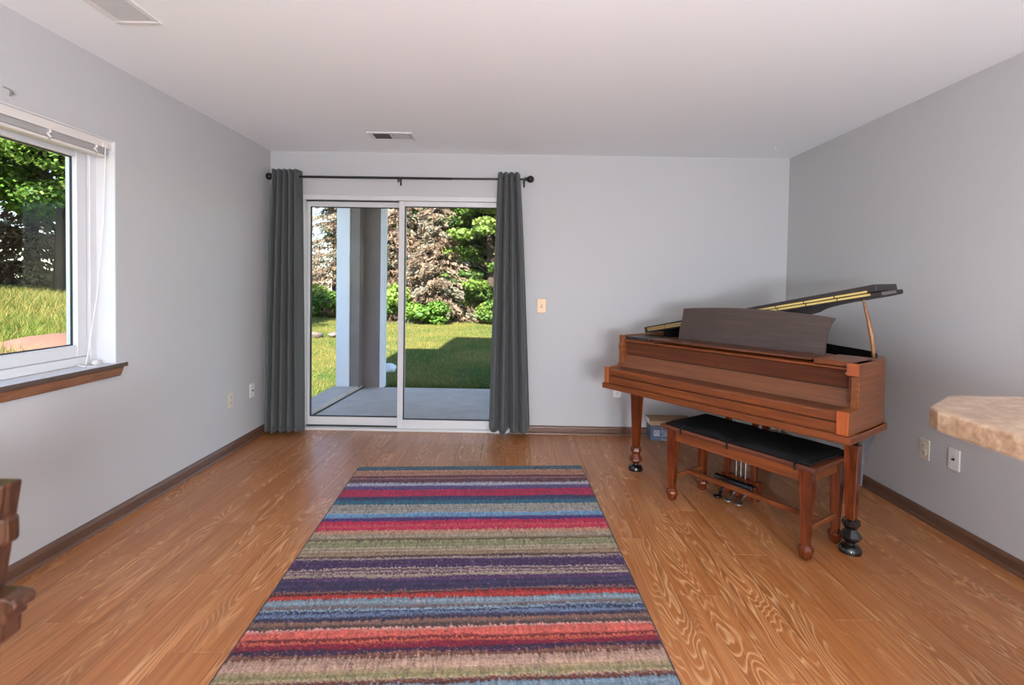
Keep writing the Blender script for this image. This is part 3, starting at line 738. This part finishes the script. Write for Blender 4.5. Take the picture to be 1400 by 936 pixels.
# ================================================================== PLATES, HOOKS, VENTS
def plate(name, label, cat, loc, rz, mat, kind, w=.070, h=.114, dark=True, group=None):
    """local: plate in the xz plane, facing -y"""
    r = thing(name, label, cat, loc, rz, group)
    MB().box((-w/2, -.006, -h/2), (w/2, 0, h/2), .003, 2).build('cover_plate', mat, r)
    if kind == 'duplex':
        for s in (-1, 1):
            f = MB().lathe([(.0165, -.0085), (.017, -.008), (.017, -.004)], (0, 0, s*.0195), n=20, axis=1).build('receptacle', mat, r, smooth=True)
            for sx in (-1, 1): MB().box((sx*.0062-.0014, -.0095, s*.0195-.001), (sx*.0062+.0014, -.0082, s*.0195+.008)).build('slot', M['hole'], f)
            MB().lathe([(.0026, -.0095), (.0026, -.0082)], (0, 0, s*.0195-.008), n=10, axis=1).build('slot', M['hole'], f)
        MB().lathe([(.003, -.0075), (.003, -.005)], (0, 0, 0), n=10, axis=1).build('screw', M['steel'], r)
    elif kind == 'coax':
        MB().lathe([(.007, -.007), (.007, -.004)], (0, 0, 0), n=6, axis=1).lathe([(.005, -.016), (.005, -.006)], (0, 0, 0), n=14, axis=1).build('connector', M['hole'], r, smooth=True)
        for s in (-1, 1): MB().lathe([(.003, -.0075), (.003, -.005)], (0, 0, s*.042), n=10, axis=1).build('screw', mat, r)
    elif kind == 'switch':
        MB().box((-.0055, -.0075, -.0125), (.0055, -.005, .0125)).build('switch_slot', M['hole'], r)
        MB().box((-.0042, -.018, -.004), (.0042, -.006, .010), .001).build('toggle', mat, r)
        for s in (-1, 1): MB().lathe([(.003, -.0075), (.003, -.005)], (0, 0, s*.03), n=10, axis=1).build('screw', mat, r)
    return r
plate('light_switch', 'almond light switch on the back wall beside the curtain', 'switch', (.236, YB, 1.125), 0, M['almond'], 'switch', .078, .122)
plate('wall_outlet', 'white outlet plate low on the wall behind the keyboard end of the piano', 'outlet', (.912, YB, .388), 0, M['whiteplate'], 'duplex')
plate('wall_outlet', 'ivory outlet low on the wall next to the piano side and bench', 'outlet', (XR, 2.881, .404), math.radians(-90), M['ivory'], 'duplex')
plate('cable_jack', 'white cable jack plate low on the wall under the stone bar top', 'cable jack', (XR, 2.686, .412), math.radians(-90), M['whiteplate'], 'coax')
plate('wall_outlet', 'ivory outlet low on the window wall between sill and curtain', 'outlet', (XL, 3.794, .397), math.radians(90), M['ivory'], 'duplex')
plate('cable_jack', 'white cable jack plate low on the wall right beside the corner curtain', 'cable jack', (XL, 4.107, .405), math.radians(90), M['whiteplate'], 'coax')
hk = thing('wall_hook', 'small silver curtain hook on the wall above the side window', 'hook', (XL, 2.139, 2.085))
MB().box((0, -.006, -.012), (.003, .006, .016), .001).build('hook_plate', M['steel'], hk)
MB().tube([(.002, 0, 0), (.02, -.004, -.006), (.03, -.02, .004), (.026, -.05, .008)], .003, 8).build('hook_arm', M['steel'], hk, smooth=True)
ck = thing('ceiling_hook', 'tiny white hook screwed into the ceiling near the piano corner', 'hook', (2.074, 4.089, H))
MB().lathe([(.010, -.003), (.010, 0)], (0, 0, 0), n=12).build('hook_base', M['whiteplate'], ck)
MB().tube([(0, 0, -.002), (0, 0, -.015), (.008, 0, -.024), (.014, 0, -.018), (.013, 0, -.010)], .002, 8).build('hook_arm', M['whiteplate'], ck, smooth=True)
def vent(label, c, wx, wy, along_x, back):
    r = thing('ceiling_vent', label, 'vent', (c[0], c[1], H), 0)
    e = .028
    ringb = MB()
    ringb.box((-wx/2, -wy/2, -.008), (wx/2, -wy/2+e, 0), .003).box((-wx/2, wy/2-e, -.008), (wx/2, wy/2, 0), .003)
    ringb.box((-wx/2, -wy/2+e, -.008), (-wx/2+e, wy/2-e, 0), .003).box((wx/2-e, -wy/2+e, -.008), (wx/2, wy/2-e, 0), .003)
    ringb.build('vent_frame', M['vent'], r)
    if along_x: MB().box((-.010, -wy/2+e, -.007), (.010, wy/2-e, -.001), .001).build('vent_divider', M['vent'], r)
    MB().box((-wx/2+e, -wy/2+e, -.0015), (wx/2-e, wy/2-e, -.0005)).build('vent_back', back, r)
    lv = MB(); L_ = (wx if along_x else wy)/2-e; k = -L_+.006
    while k < L_-.004:
        t = .0045 if (k < 0 or not along_x) else -.0045
        if not (along_x and abs(k) < .014):
            if along_x: lv.prism([(k, -.002), (k+.0012, -.002), (k+.0012+t, -.008), (k+t, -.008)], 1, -wy/2+e, wy/2-e)
            else: lv.prism([(k, -.002), (k+.0012, -.002), (k+.0012-t, -.008), (k-t, -.008)], 0, -wx/2+e, wx/2-e)
        k += .0095
    tag(lv.build('louvers', M['vent'], r), kind='stuff')
    return r
vent('white ceiling vent with two banks of louvers in front of the sliding door', (-.965, 3.912), .345, .205, True, M['hole'])
vent('white ceiling vent with closed louvers near the side window', (-1.672, 2.08), .20, .345, False, M['vent'])

# ================================================================== BOXES UNDER THE PIANO
def carton_mat():
    m, t, p = newmat('blue_print'); p.inputs['Roughness'].default_value = .5
    tc = N(t, 'ShaderNodeTexCoord'); mp = N(t, 'ShaderNodeMapping'); mp.inputs['Rotation'].default_value = (0, math.radians(22), 0)
    wv = N(t, 'ShaderNodeTexNoise', Scale=1.0, Detail=3.0); mp.inputs['Scale'].default_value = (6, 1, 70)
    t.links.new(tc.outputs['Object'], mp.inputs['Vector']); t.links.new(mp.outputs[0], wv.inputs['Vector'])
    cr = N(t, 'ShaderNodeValToRGB'); e = cr.color_ramp.elements
    e[0].position = .42; e[0].color = lin((78, 92, 110)); e[1].position = .66; e[1].color = lin((176, 188, 202))
    t.links.new(wv.outputs['Fac'], cr.inputs[0])
    # plain blue on the emblem side
    sp = N(t, 'ShaderNodeSeparateXYZ'); t.links.new(tc.outputs['Object'], sp.inputs[0])
    st = N(t, 'ShaderNodeMapRange'); st.inputs[1].default_value = .085; st.inputs[2].default_value = .10; t.links.new(sp.outputs[0], st.inputs[0])
    mx = N(t, 'ShaderNodeMixRGB'); mx.inputs[1].default_value = lin((84, 98, 116)); t.links.new(st.outputs[0], mx.inputs[0]); t.links.new(cr.outputs[0], mx.inputs[2])
    t.links.new(mx.outputs[0], p.inputs['Base Color']); return m
M['carton'] = carton_mat()
cb = thing('printed_carton', 'blue and white printed carton on the floor against the back wall', 'box', (1.172, 4.262, 0))
MB().box((0, 0, 0), (.34, .13, .128), .003).build('carton_body', M['carton'], cb)
MB().box((-.001, -.002, .128), (.341, .131, .134), .001).build('carton_lid', plain('carton_edge', (120, 122, 126), .6), cb)
em = MB(); ex, ez, q = .030, .042, .046
em.box((ex, -.0025, ez), (ex+q, -.0005, ez+.006)).box((ex, -.0025, ez+q-.006), (ex+q, -.0005, ez+q)).box((ex, -.0025, ez+.006), (ex+.006, -.0005, ez+q-.006)).box((ex+q-.006, -.0025, ez+.006), (ex+q, -.0005, ez+q-.006))
em.box((ex+.012, -.0025, ez+.012), (ex+q-.012, -.0005, ez+.018)).box((ex+.012, -.0025, ez+.024), (ex+q-.012, -.0005, ez+.030))
em.build('emblem', plain('emblem_white', (206, 208, 222), .6), cb)
tb = thing('tan_carton', 'flat tan cardboard box lying on top of the blue printed carton', 'box', (1.166, 4.258, .134))
M['card'] = plain('cardboard', (200, 170, 134), .8, var=.12, vscale=9)
MB().box((0, 0, 0), (.35, .135, .036), .002).build('carton_body', M['card'], tb)
MB().box((-.002, -.003, .036), (.352, .138, .054), .002).build('carton_lid', plain('cardboard_lid', (150, 120, 92), .8), tb)
MB().box((-.0035, .01, .006), (-.0005, .125, .048), .001).build('end_label', M['whiteplate'], tb)

# ================================================================== BAR COUNTER (right edge) AND ARMCHAIR (left edge)
bar = thing('bar_counter', 'tan speckled stone bar top with a clipped corner', 'counter', (1.3, .6, 0))
mb = MB().prism([(.962, -.6), (.962, 1.139), (.985, 1.19), (1.139, 1.318), (1.50, 1.318), (1.50, -.6)], 2, .993, 1.040)
o = mb.build('bar_top', M['granite'], bar, bevel=.006); o.location = -bar.location
o = MB().box((1.235, -.6, 0), (1.36, 1.13, .993)).build('bar_support', M['wall'], bar); o.location = -bar.location
o = MB().box((1.06, 1.10, .975), (1.30, 1.20, .993), .004).build('bar_bracket', M['whiteplate'], bar); o.location = -bar.location
ch = thing('armchair', 'brown wooden armchair with slanted back post at the window side', 'chair', (-1.12, .68, 0))
def cp(mb, name, parent=None, **k):
    o = mb.build(name, M['chairwood'], parent or ch, **k)
    if parent is None: o.location = -ch.location
    return o
for yy in (.885, .47):
    cp(MB().frustum((-.942, yy, 0), [(0, .018, .018, -.03, 0), (.42, .022, .022, -.03, 0), (.70, .022, .021, -.012, 0), (.945, .024, .019, .028, 0)]), 'back_post', bevel=.004)
    arm_prof = [(-.882, .752), (-.866, .748), (-.858, .739), (-.862, .727), (-.876, .722), (-.876, .708), (-.886, .704), (-.888, .672), (-.905, .655), (-.96, .640), (-1.40, .66), (-1.42, .70), (-1.42, .740), (-1.40, .752)]
    cp(MB().prism(arm_prof, 1, yy-.03, yy+.012), 'arm_rest', bevel=.004)
    cp(MB().frustum((-1.36, yy, 0), [(0, .018, .018, 0, 0), (.68, .022, .022, 0, 0)]), 'front_leg', bevel=.003)
cp(MB().box((-.935, .49, .80), (-.905, .868, .90), .008, 2), 'crest_rail')
cp(MB().box((-.908, .868, .835), (-.890, .90, .885), .008, 2), 'rail_end')
for k in range(5): cp(MB().frustum((-.915, .54+.07*k, 0), [(.46, .008, .012, -.03, 0), (.87, .008, .012, .018, 0)]), 'back_slat')
cp(MB().box((-1.40, .45, .42), (-.93, .90, .455), .012, 2), 'seat')
for s in (.475, .875): cp(MB().box((-1.35, s-.010, .18), (-.96, s+.010, .205), .004), 'stretcher')

# ================================================================== ADDED FILL LAMPS BEHIND THE CAMERA
def lamp(label, c, zg):  # unseen globe lamps, added only to fill the room with light
    r = thing('fill_lamp', label, 'lamp', (c[0], c[1], 0), 0)
    MB().lathe([(.14, 0), (.14, .012), (.12, .022), (.02, .028)], (0, 0, 0), n=28).build('base', M['steel'], r, smooth=True)
    MB().tube([(0, 0, .02), (0, 0, zg-.19)], .011, 12).build('pole', M['steel'], r, smooth=True)
    prof = [(.20*math.sin(math.pi*k/16)+.0005, zg-.20*math.cos(math.pi*k/16)) for k in range(17)]
    MB().lathe(prof, (0, 0, 0), n=28).build('globe', M['globe'], r, smooth=True)
lamp('added globe fill lamp standing behind the middle of the room', (.40, -.95), 1.16)
lamp('added globe fill lamp standing near the rear wall', (.95, -2.6), 1.16)

# ================================================================== OUTSIDE
# ---- patio, kerb, column, house above
GZ = -.12
struct(MB().box((XL-.12, YB+T, GZ-.25), (3.2, 6.62, -.075), .01).build('patio_slab', M['concrete']))
kerb = struct(MB().prism([(-2.36, YB+T), (-2.12, YB+T), (-1.985, 6.60), (-2.30, 6.60)], 2, -.30, -.030).build('patio_kerb', M['concrete'], bevel=.008))
struct(MB().prism([(-2.121, YB+T), (-2.085, YB+T), (-1.955, 6.60), (-1.986, 6.60)], 2, -.2, -.073).build('kerb_gap_shade', plain('kerb_gap_shade', (70, 62, 60), .9)))  # dark strip for the gap line, the kerb's drop shadow put into its colour
col = thing('patio_column', 'grey corner column with pale trim at the edge of the patio', 'column', (-2.0, 6.55, -.075))
def colp(mb, name, mat, **k):
    o = mb.build(name, mat, col, **k); o.location = -col.location; return o
colp(MB().box((-2.115, 6.42, -.045), (-1.985, 6.60, 2.72)).box((-2.115, 6.60, -.075), (-1.76, 6.70, 2.72)), 'column_wall', M['stucco'])
colp(MB().box((-2.275, 6.40, -.045), (-2.105, 6.45, 2.72), .006), 'corner_trim', M['trimwhite'])
colp(MB().box((-1.765, 6.585, -.075), (-1.705, 6.70, 2.72), .006), 'corner_trim', M['trimwhite'])
struct(MB().box((-2.45, YB+T, 2.72), (4.2, 6.85, 2.95)).build('porch_roof', M['siding']))
struct(MB().box((-1.85, -7, H+.14), (7.5, YB+.24, 6.62)).build('wall_upper_storey', M['siding']))
struct(MB().box((-2.58, -7, H+.14), (-1.85, YB+.24, 4.55)).build('wall_upper_wing', M['siding']))

# ---- terrain
def sstep(a, b, x):
    t = np.clip((x-a)/(b-a), 0, 1); return t*t*(3-2*t)
def ground(x, y):
    x = np.asarray(x, float); y = np.asarray(y, float)
    d = (-x-3.0) - .45*(y-5)
    s = sstep(-.9, .75, d)
    high = .70 + .088*np.clip(d, 0, 6) + .03*np.sin(x*1.3+y*.7)
    low = GZ + .012*np.clip(y-9, 0, 30)*0 + .020*np.sin(x*.9)*np.cos(y*.8) + .06*np.clip(-x-4.5, 0, 6)
    return low*(1-s) + high*s
gx = np.unique(np.concatenate([np.linspace(-34, -8, 60), np.linspace(-8, 3, 90), np.linspace(3, 30, 40), [-2.372, -2.35]]))
gy = np.unique(np.concatenate([np.linspace(-10, 1, 30), np.linspace(1, 16, 110), np.linspace(16, 46, 60), [4.60, 4.62]]))
GX, GY = np.meshgrid(gx, gy); GZZ = ground(GX, GY)
GZZ = np.where((GX > -2.36) & (GY < 4.61), -.42, GZZ); GZZ = np.where((GX > -2.30) & (GX < 3.25) & (GY >= 4.61) & (GY < 6.6), -.40, GZZ)
nxg, nyg = len(gx), len(gy)
ii = (np.arange(nyg-1)[:, None]*nxg + np.arange(nxg-1)[None]).ravel()
def lawn_material():
    m, t, p = newmat('lawn'); p.inputs['Roughness'].default_value = .9; p.inputs['Specular IOR Level'].default_value = .1
    tc = N(t, 'ShaderNodeTexCoord')
    n1 = N(t, 'ShaderNodeTexNoise', Scale=.7, Detail=4.0); n2 = N(t, 'ShaderNodeTexNoise', Scale=28.0, Detail=4.0, Roughness=.7)
    for n in (n1, n2): t.links.new(tc.outputs['Object'], n.inputs['Vector'])
    c1 = N(t, 'ShaderNodeValToRGB'); e = c1.color_ramp.elements
    e[0].position = .38; e[0].color = lin((72, 96, 42)); e[1].position = .62; e[1].color = lin((126, 116, 60))
    t.links.new(n1.outputs['Fac'], c1.inputs[0])
    c2 = N(t, 'ShaderNodeValToRGB'); e = c2.color_ramp.elements; e[0].position = .3; e[0].color = (.55, .55, .55, 1); e[1].position = .7; e[1].color = (1.15, 1.15, 1.15, 1)
    t.links.new(n2.outputs['Fac'], c2.inputs[0])
    mx = N(t, 'ShaderNodeMixRGB', blend_type='MULTIPLY', Fac=1.0); t.links.new(c1.outputs[0], mx.inputs[1]); t.links.new(c2.outputs[0], mx.inputs[2])
    t.links.new(mx.outputs[0], p.inputs['Base Color'])
    b = N(t, 'ShaderNodeBump', Strength=.6, Distance=.03); t.links.new(n2.outputs['Fac'], b.inputs['Height']); t.links.new(b.outputs[0], p.inputs['Normal'])
    return m
M['lawn'] = lawn_material()
lw = fast_mesh('lawn', np.stack([GX, GY, GZZ], -1).reshape(-1, 3), np.stack([ii, ii+1, ii+nxg+1, ii+nxg], 1), M['lawn'], smooth=True)
struct(lw)
# ---- grass blades
def blades(n, xr, yr, hmin, hmax, wid, pal, cond):
    x = RNG.uniform(*xr, n); y = RNG.uniform(*yr, n); k = cond(x, y); x, y = x[k], y[k]; n = len(x)
    z = ground(x, y); h = RNG.uniform(hmin, hmax, n); a = RNG.uniform(0, 6.283, n); ln = RNG.normal(size=(n, 2))*.5
    dx, dy = np.cos(a)*wid/2, np.sin(a)*wid/2
    P = np.stack([np.stack([x-dx, y-dy, z-.01], 1), np.stack([x+dx, y+dy, z-.01], 1), np.stack([x+ln[:, 0]*h, y+ln[:, 1]*h, z+h], 1)], 1)
    c = np.array([lin(q)[:3] for q in pal])[RNG.integers(0, len(pal), n)]*RNG.uniform(.75, 1.2, n)[:, None]
    return P.reshape(-1, 3), np.repeat(c*.52, 3, 0)
pal1 = [(150, 156, 74), (126, 142, 62), (190, 176, 96), (108, 130, 58), (200, 176, 110)]
pal2 = [(190, 176, 96), (160, 162, 80), (204, 188, 116), (128, 146, 66)]
A1 = blades(60000, (-9, -2.45), (1.4, 9), .03, .11, .008, pal1, lambda x, y: (x < -2.5) & (((-x-3.0)-.45*(y-5)) > -.6))
A2 = blades(90000, (-8, 3.0), (4.7, 18), .02, .06, .012, pal2+pal1[:2], lambda x, y: ((y > 6.7) | (x < -2.4)) & (((-x-3.0)-.45*(y-5)) < .2))
A3 = blades(6000, (-5.2, -2.5), (2.2, 5.2), .05, .12, .008, pal1[:2]+[(120, 160, 60), (170, 190, 80)], lambda x, y: (((-x-3.0)-.45*(y-5)) > .7))
A4 = blades(5000, (-2.3, 3.2), (6.63, 6.9), .04, .11, .010, pal1[:2]+[(96, 128, 56)], lambda x, y: y > 6.71)
V = np.concatenate([a[0] for a in (A1, A2, A3, A4)]); Cc = np.concatenate([a[1] for a in (A1, A2, A3, A4)])
g_ = fast_mesh('grass', V, np.arange(len(V)).reshape(-1, 3), M['grass'], col=Cc)
tag(g_, 'short sunlit lawn grass around the patio and up the bank', 'grass', kind='stuff')
# ---- boulders and stones
def boulder(name, label, c, r, mat, seed, group=None):
    rnd = np.random.default_rng(seed); mb = MB()
    bmesh.ops.create_icosphere(mb.bm, subdivisions=3, radius=1)
    dirs = rnd.normal(size=(9, 3)); dirs /= np.linalg.norm(dirs, axis=1)[:, None]; offs = rnd.uniform(.62, .92, 9)
    for v in mb.bm.verts:
        p = np.array(v.co)
        for d_, o_ in zip(dirs, offs):
            k = p @ d_
            if k > o_: p = p - d_*(k-o_)*.85
        p = p*(1+.03*math.sin(7*p[0]+seed)+.03*math.sin(9*p[1]+5*p[2]))
        v.co = Vector((p[0]*r[0], p[1]*r[1], p[2]*r[2]))
    o = mb.build(name, mat, smooth=True); o.location = c
    o.rotation_euler.z = .73 if seed == 3 else seed*.7
    return tag(o, label, 'rock', group)
boulder('boulder', 'large pink boulder in the grass just outside the side window', (-3.26, 3.76, .665), (.66, .34, .26), M['rock'], 3)
boulder('boulder', 'small pink stone beside the large boulder outside the side window', (-3.98, 3.18, .72), (.20, .15, .12), M['rock'], 5)
for k, (x, y, s, lb_) in enumerate(((-5.35, 12.2, .34, 'largest brown grey stone of the low row in the sunny lawn'), (-5.0, 12.6, .28, 'brown grey lawn stone in between the largest and the smallest of its row'), (-4.65, 12.9, .22, 'smallest brown grey stone, at the column end of the lawn row'), (-5.75, 12.0, .30, 'brown grey stone at the row end beside the largest lawn stone'))):
    boulder('lawn_stone', lb_, (x, y, float(ground(x, y))+.06), (s*.95, s*.6, s*.34), M['greyrock'], 10+k, 'row of lawn stones')
boulder('white_stone', 'small white stone in the shaded grass behind the column', (-2.02, 8.15, float(ground(-2.02, 8.15))+.05), (.17, .13, .085), plain('white_rock', (220, 220, 218), .8), 21)

# ---- trees
def quads(cent, ax, ay):
    P = np.stack([cent-ax-ay, cent+ax-ay, cent+ax+ay, cent-ax+ay], 1)
    return P.reshape(-1, 3)
def rand_dirs(n):
    d = RNG.normal(size=(n, 3)); return d/np.linalg.norm(d, axis=1)[:, None]
def leafcloud(clumps, per, size, pal, flat=.5):
    P, C = [], []
    for (c, r) in clumps:
        n = max(8, int(per*r[0]*r[1]*r[2]**.5)) if per < 0 else per
        d = rand_dirs(n)*(RNG.uniform(.35, 1, n)**.5)[:, None]
        p = np.array(c) + d*np.array(r)
        nrm = rand_dirs(n)*(1-flat) + np.array([0, 0, 1])*flat + d*.4
        nrm /= np.linalg.norm(nrm, axis=1)[:, None]
        t = np.cross(nrm, rand_dirs(n)); t /= np.linalg.norm(t, axis=1)[:, None]+1e-9; b = np.cross(nrm, t)
        s = RNG.uniform(.6, 1.3, n)[:, None]*size
        P.append(quads(p, t*s, b*s*.62))
        k = np.array([lin(q)[:3] for q in pal]); base = k[RNG.integers(0, len(k))]
        c_ = (.55*base + .45*k[RNG.integers(0, len(k), n)])*RNG.uniform(.75, 1.2, n)[:, None]*.66
        C.append(np.repeat(c_, 4, 0))
    return np.concatenate(P), np.concatenate(C)
def root_at(x, y, name, label, group=None, cat='tree'):
    z = float(ground(x, y)); return thing(name, label, cat, (x, y, z), 0, group)
def put_cloud(root, P, C, name='foliage'):
    return fast_mesh(name, P, np.arange(len(P)).reshape(-1, 4), M['leaf'], root, col=C)
def leafy_tree(x, y, h, rad, label, pal, base=.25, nclump=60, per=130, leaf=.07, trunk=.16, group=None, name='leafy_tree'):
    r = root_at(x, y, name, label, group)
    MB().tube([(0, 0, -.1), (.04, .02, h*.25), (-.05, .03, h*.5), (.02, -.03, h*.85)], [trunk*1.25, trunk, trunk*.75, trunk*.25], 10).build('trunk', M['bark'], r, smooth=True)
    cl = []
    for k in range(nclump):
        f = base + (1-base)*RNG.random()
        rr = rad*math.sin(math.pi*min(1, max(.12, (f-base)/(1-base)*.85+.15)))**.6
        a = RNG.uniform(0, 6.283); q = math.sqrt(RNG.uniform(.15, 1))*rr
        s = RNG.uniform(.28, .55)*rad*.55
        cl.append(((q*math.cos(a), q*math.sin(a), f*h), (s, s, s*.42)))
    for (c, s) in cl[::4]:
        MB().tube([(0, 0, c[2]*.75), (c[0]*.5, c[1]*.5, c[2]*.9), (c[0], c[1], c[2])], [trunk*.3, trunk*.2, trunk*.08], 6).build('branch', M['bark'], r)
    put_cloud(r, *leafcloud(cl, per, leaf, pal)); return r
def spruce(x, y, h, rad, label, pal, group=None, whorls=26, per=80, base=.04, trunk=.17):
    r = root_at(x, y, 'spruce_tree', label, group)
    MB().tube([(0, 0, -.1), (0, 0, h*.5), (0, 0, h)], [trunk, trunk*.6, .02], 10).build('trunk', M['bark'], r, smooth=True)
    P, C = [], []
    kpal = np.array([lin(q)[:3] for q in pal])
    for wv in range(whorls):
        f = base + (1-base)*wv/whorls; L = rad*(1-f)**.85*RNG.uniform(.8, 1.1)+.12; nb = int(6+6*(1-f))
        for b in range(nb):
            a = RNG.uniform(0, 6.283); Lb = L*RNG.uniform(.7, 1.1); n = int(per*(.4+Lb/rad))
            t = RNG.uniform(.15, 1, n)
            droop = -.28*Lb*t**1.6 + .12*Lb*np.clip(t-.7, 0, 1)
            cx, cy = np.cos(a), np.sin(a)
            w_ = .20*Lb*(1.15-t)*RNG.normal(size=n)
            p = np.stack([cx*Lb*t - cy*w_, cy*Lb*t + cx*w_, f*h + droop - np.abs(RNG.normal(size=n))*.09], 1)
            d = np.stack([cx+RNG.normal(size=n)*.5, cy+RNG.normal(size=n)*.5, -.55+RNG.normal(size=n)*.3], 1); d /= np.linalg.norm(d, axis=1)[:, None]
            sd_ = np.cross(d, rand_dirs(n)); sd_ /= np.linalg.norm(sd_, axis=1)[:, None]+1e-9
            s = RNG.uniform(.6, 1.3, n)[:, None]
            P.append(quads(p, d*s*.062, sd_*s*.019))
            bcol = kpal[RNG.integers(0, len(kpal))]
            c_ = (.65*bcol+.35*kpal[RNG.integers(0, len(kpal), n)])*RNG.uniform(.7, 1.25, n)[:, None]*.66
            C.append(np.repeat(c_, 4, 0))
    put_cloud(r, np.concatenate(P), np.concatenate(C), 'needles'); return r
def bush(x, y, rx, h, label, pal, per=900, leaf=.05, group=None):
    r = root_at(x, y, 'shrub', label, group, 'shrub')
    for k in range(4): MB().tube([(0, 0, -.05), (rx*.4*math.cos(k*1.7), rx*.4*math.sin(k*1.7), h*.6)], [.02, .008], 6).build('stem', M['bark'], r)
    cl = [((RNG.uniform(-.6, .6)*rx, RNG.uniform(-.5, .5)*rx, h*RNG.uniform(.25, .8)), (rx*.5, rx*.5, h*.28)) for _ in range(9)]
    put_cloud(r, *leafcloud(cl, per//9*4, leaf, pal)); return r
TAN = [(178, 150, 122), (158, 128, 104), (196, 172, 146), (150, 150, 122), (186, 160, 140), (132, 108, 90)]
BLUE = [(150, 158, 140), (176, 168, 148), (130, 142, 122), (190, 170, 150), (164, 140, 116)]
GRN = [(124, 158, 62), (96, 136, 52), (150, 178, 78), (72, 108, 46), (168, 186, 96)]
DKG = [(64, 92, 48), (84, 112, 54), (52, 78, 44), (104, 130, 64)]
BRT = [(150, 190, 76), (120, 166, 60), (176, 206, 96), (100, 146, 56)]
# behind the door
spruce(-9.3, 21.5, 3.5, 1.7, 'browning spruce with pale tips at the sky gap behind the column', TAN+BLUE)
spruce(-7.2, 20.2, 8.2, 2.5, 'tall blue and tan spruce seen left of the column trim', BLUE+TAN[:3])
spruce(-4.6, 19.8, 8.8, 2.5, 'tall pale tan spruce seen between column and door stile', TAN)
spruce(-2.85, 18.6, 5.6, 1.75, 'drooping tan and grey spruce in the sun behind the bright shrub', TAN+[(170, 166, 148)], per=110)
leafy_tree(-.95, 19.2, 7.0, 1.9, 'bright green leafy tree beyond the shaded lawn by the curtain', GRN+DKG[:1], base=.08, nclump=200, per=260, leaf=.06)
leafy_tree(-3.1, 22.4, 9.0, 2.6, 'dark green leafy tree rising behind the drooping tan spruce', GRN[:4]+DKG, base=.1, nclump=190, per=220, leaf=.075)
leafy_tree(1.6, 21.0, 8.4, 2.7, 'broad green tree hidden mostly by the door curtain', GRN+DKG, base=.08, nclump=140, per=150, leaf=.09)
leafy_tree(-6.0, 24.0, 9.5, 3.0, 'dark green tree standing behind the tall spruces', DKG, base=.05, nclump=170, per=170, leaf=.12)
leafy_tree(-.8, 24.5, 9.5, 3.2, 'dark green tree standing behind the bright leafy tree', DKG, base=.05, nclump=170, per=170, leaf=.12)
leafy_tree(4.6, 23.0, 9.0, 3.2, 'dark green tree far back past the wall of the house', DKG, base=.05, nclump=140, per=160, leaf=.12)
bush(-7.0, 18.2, 1.1, 1.15, 'low green shrub at the foot of the blue spruce', GRN)
bush(-8.3, 18.6, 1.0, 1.3, 'dark green shrub at the foot of the browning spruce', DKG+GRN[:1])
bush(-4.1, 18.0, .85, 1.45, 'bright yellow green shrub between column and door stile', BRT)
bush(-3.0, 17.4, .75, .85, 'bright green low shrub in front of the drooping spruce', BRT)
bush(-.7, 18.0, 1.0, .95, 'green shrub at the lawn edge below the leafy tree', GRN)
# beyond the side window
leafy_tree(-8.6, 9.55, 6.6, 2.4, 'maple with dark trunk and yellow green leaves on the grassy bank', GRN+BRT, base=.24, nclump=220, per=480, leaf=.034, trunk=.14, name='maple_tree')
leafy_tree(-10.8, 9.6, 7.4, 2.9, 'dense green tree on the bank behind the maple', GRN[:3]+DKG, base=.34, nclump=200, per=380, leaf=.048)
leafy_tree(-10.5, 6.6, 6.6, 2.4, 'green leafy tree on the bank past the large boulder', GRN+DKG[:2], base=.2, nclump=150, per=300, leaf=.048)
spruce(-10.6, 11.0, 3.0, 1.9, 'low dead looking tan spruce under the maple branches', TAN, whorls=14)
spruce(-11.6, 8.9, 2.9, 1.9, 'bare tan spruce low on the bank under the green trees', TAN, whorls=14)
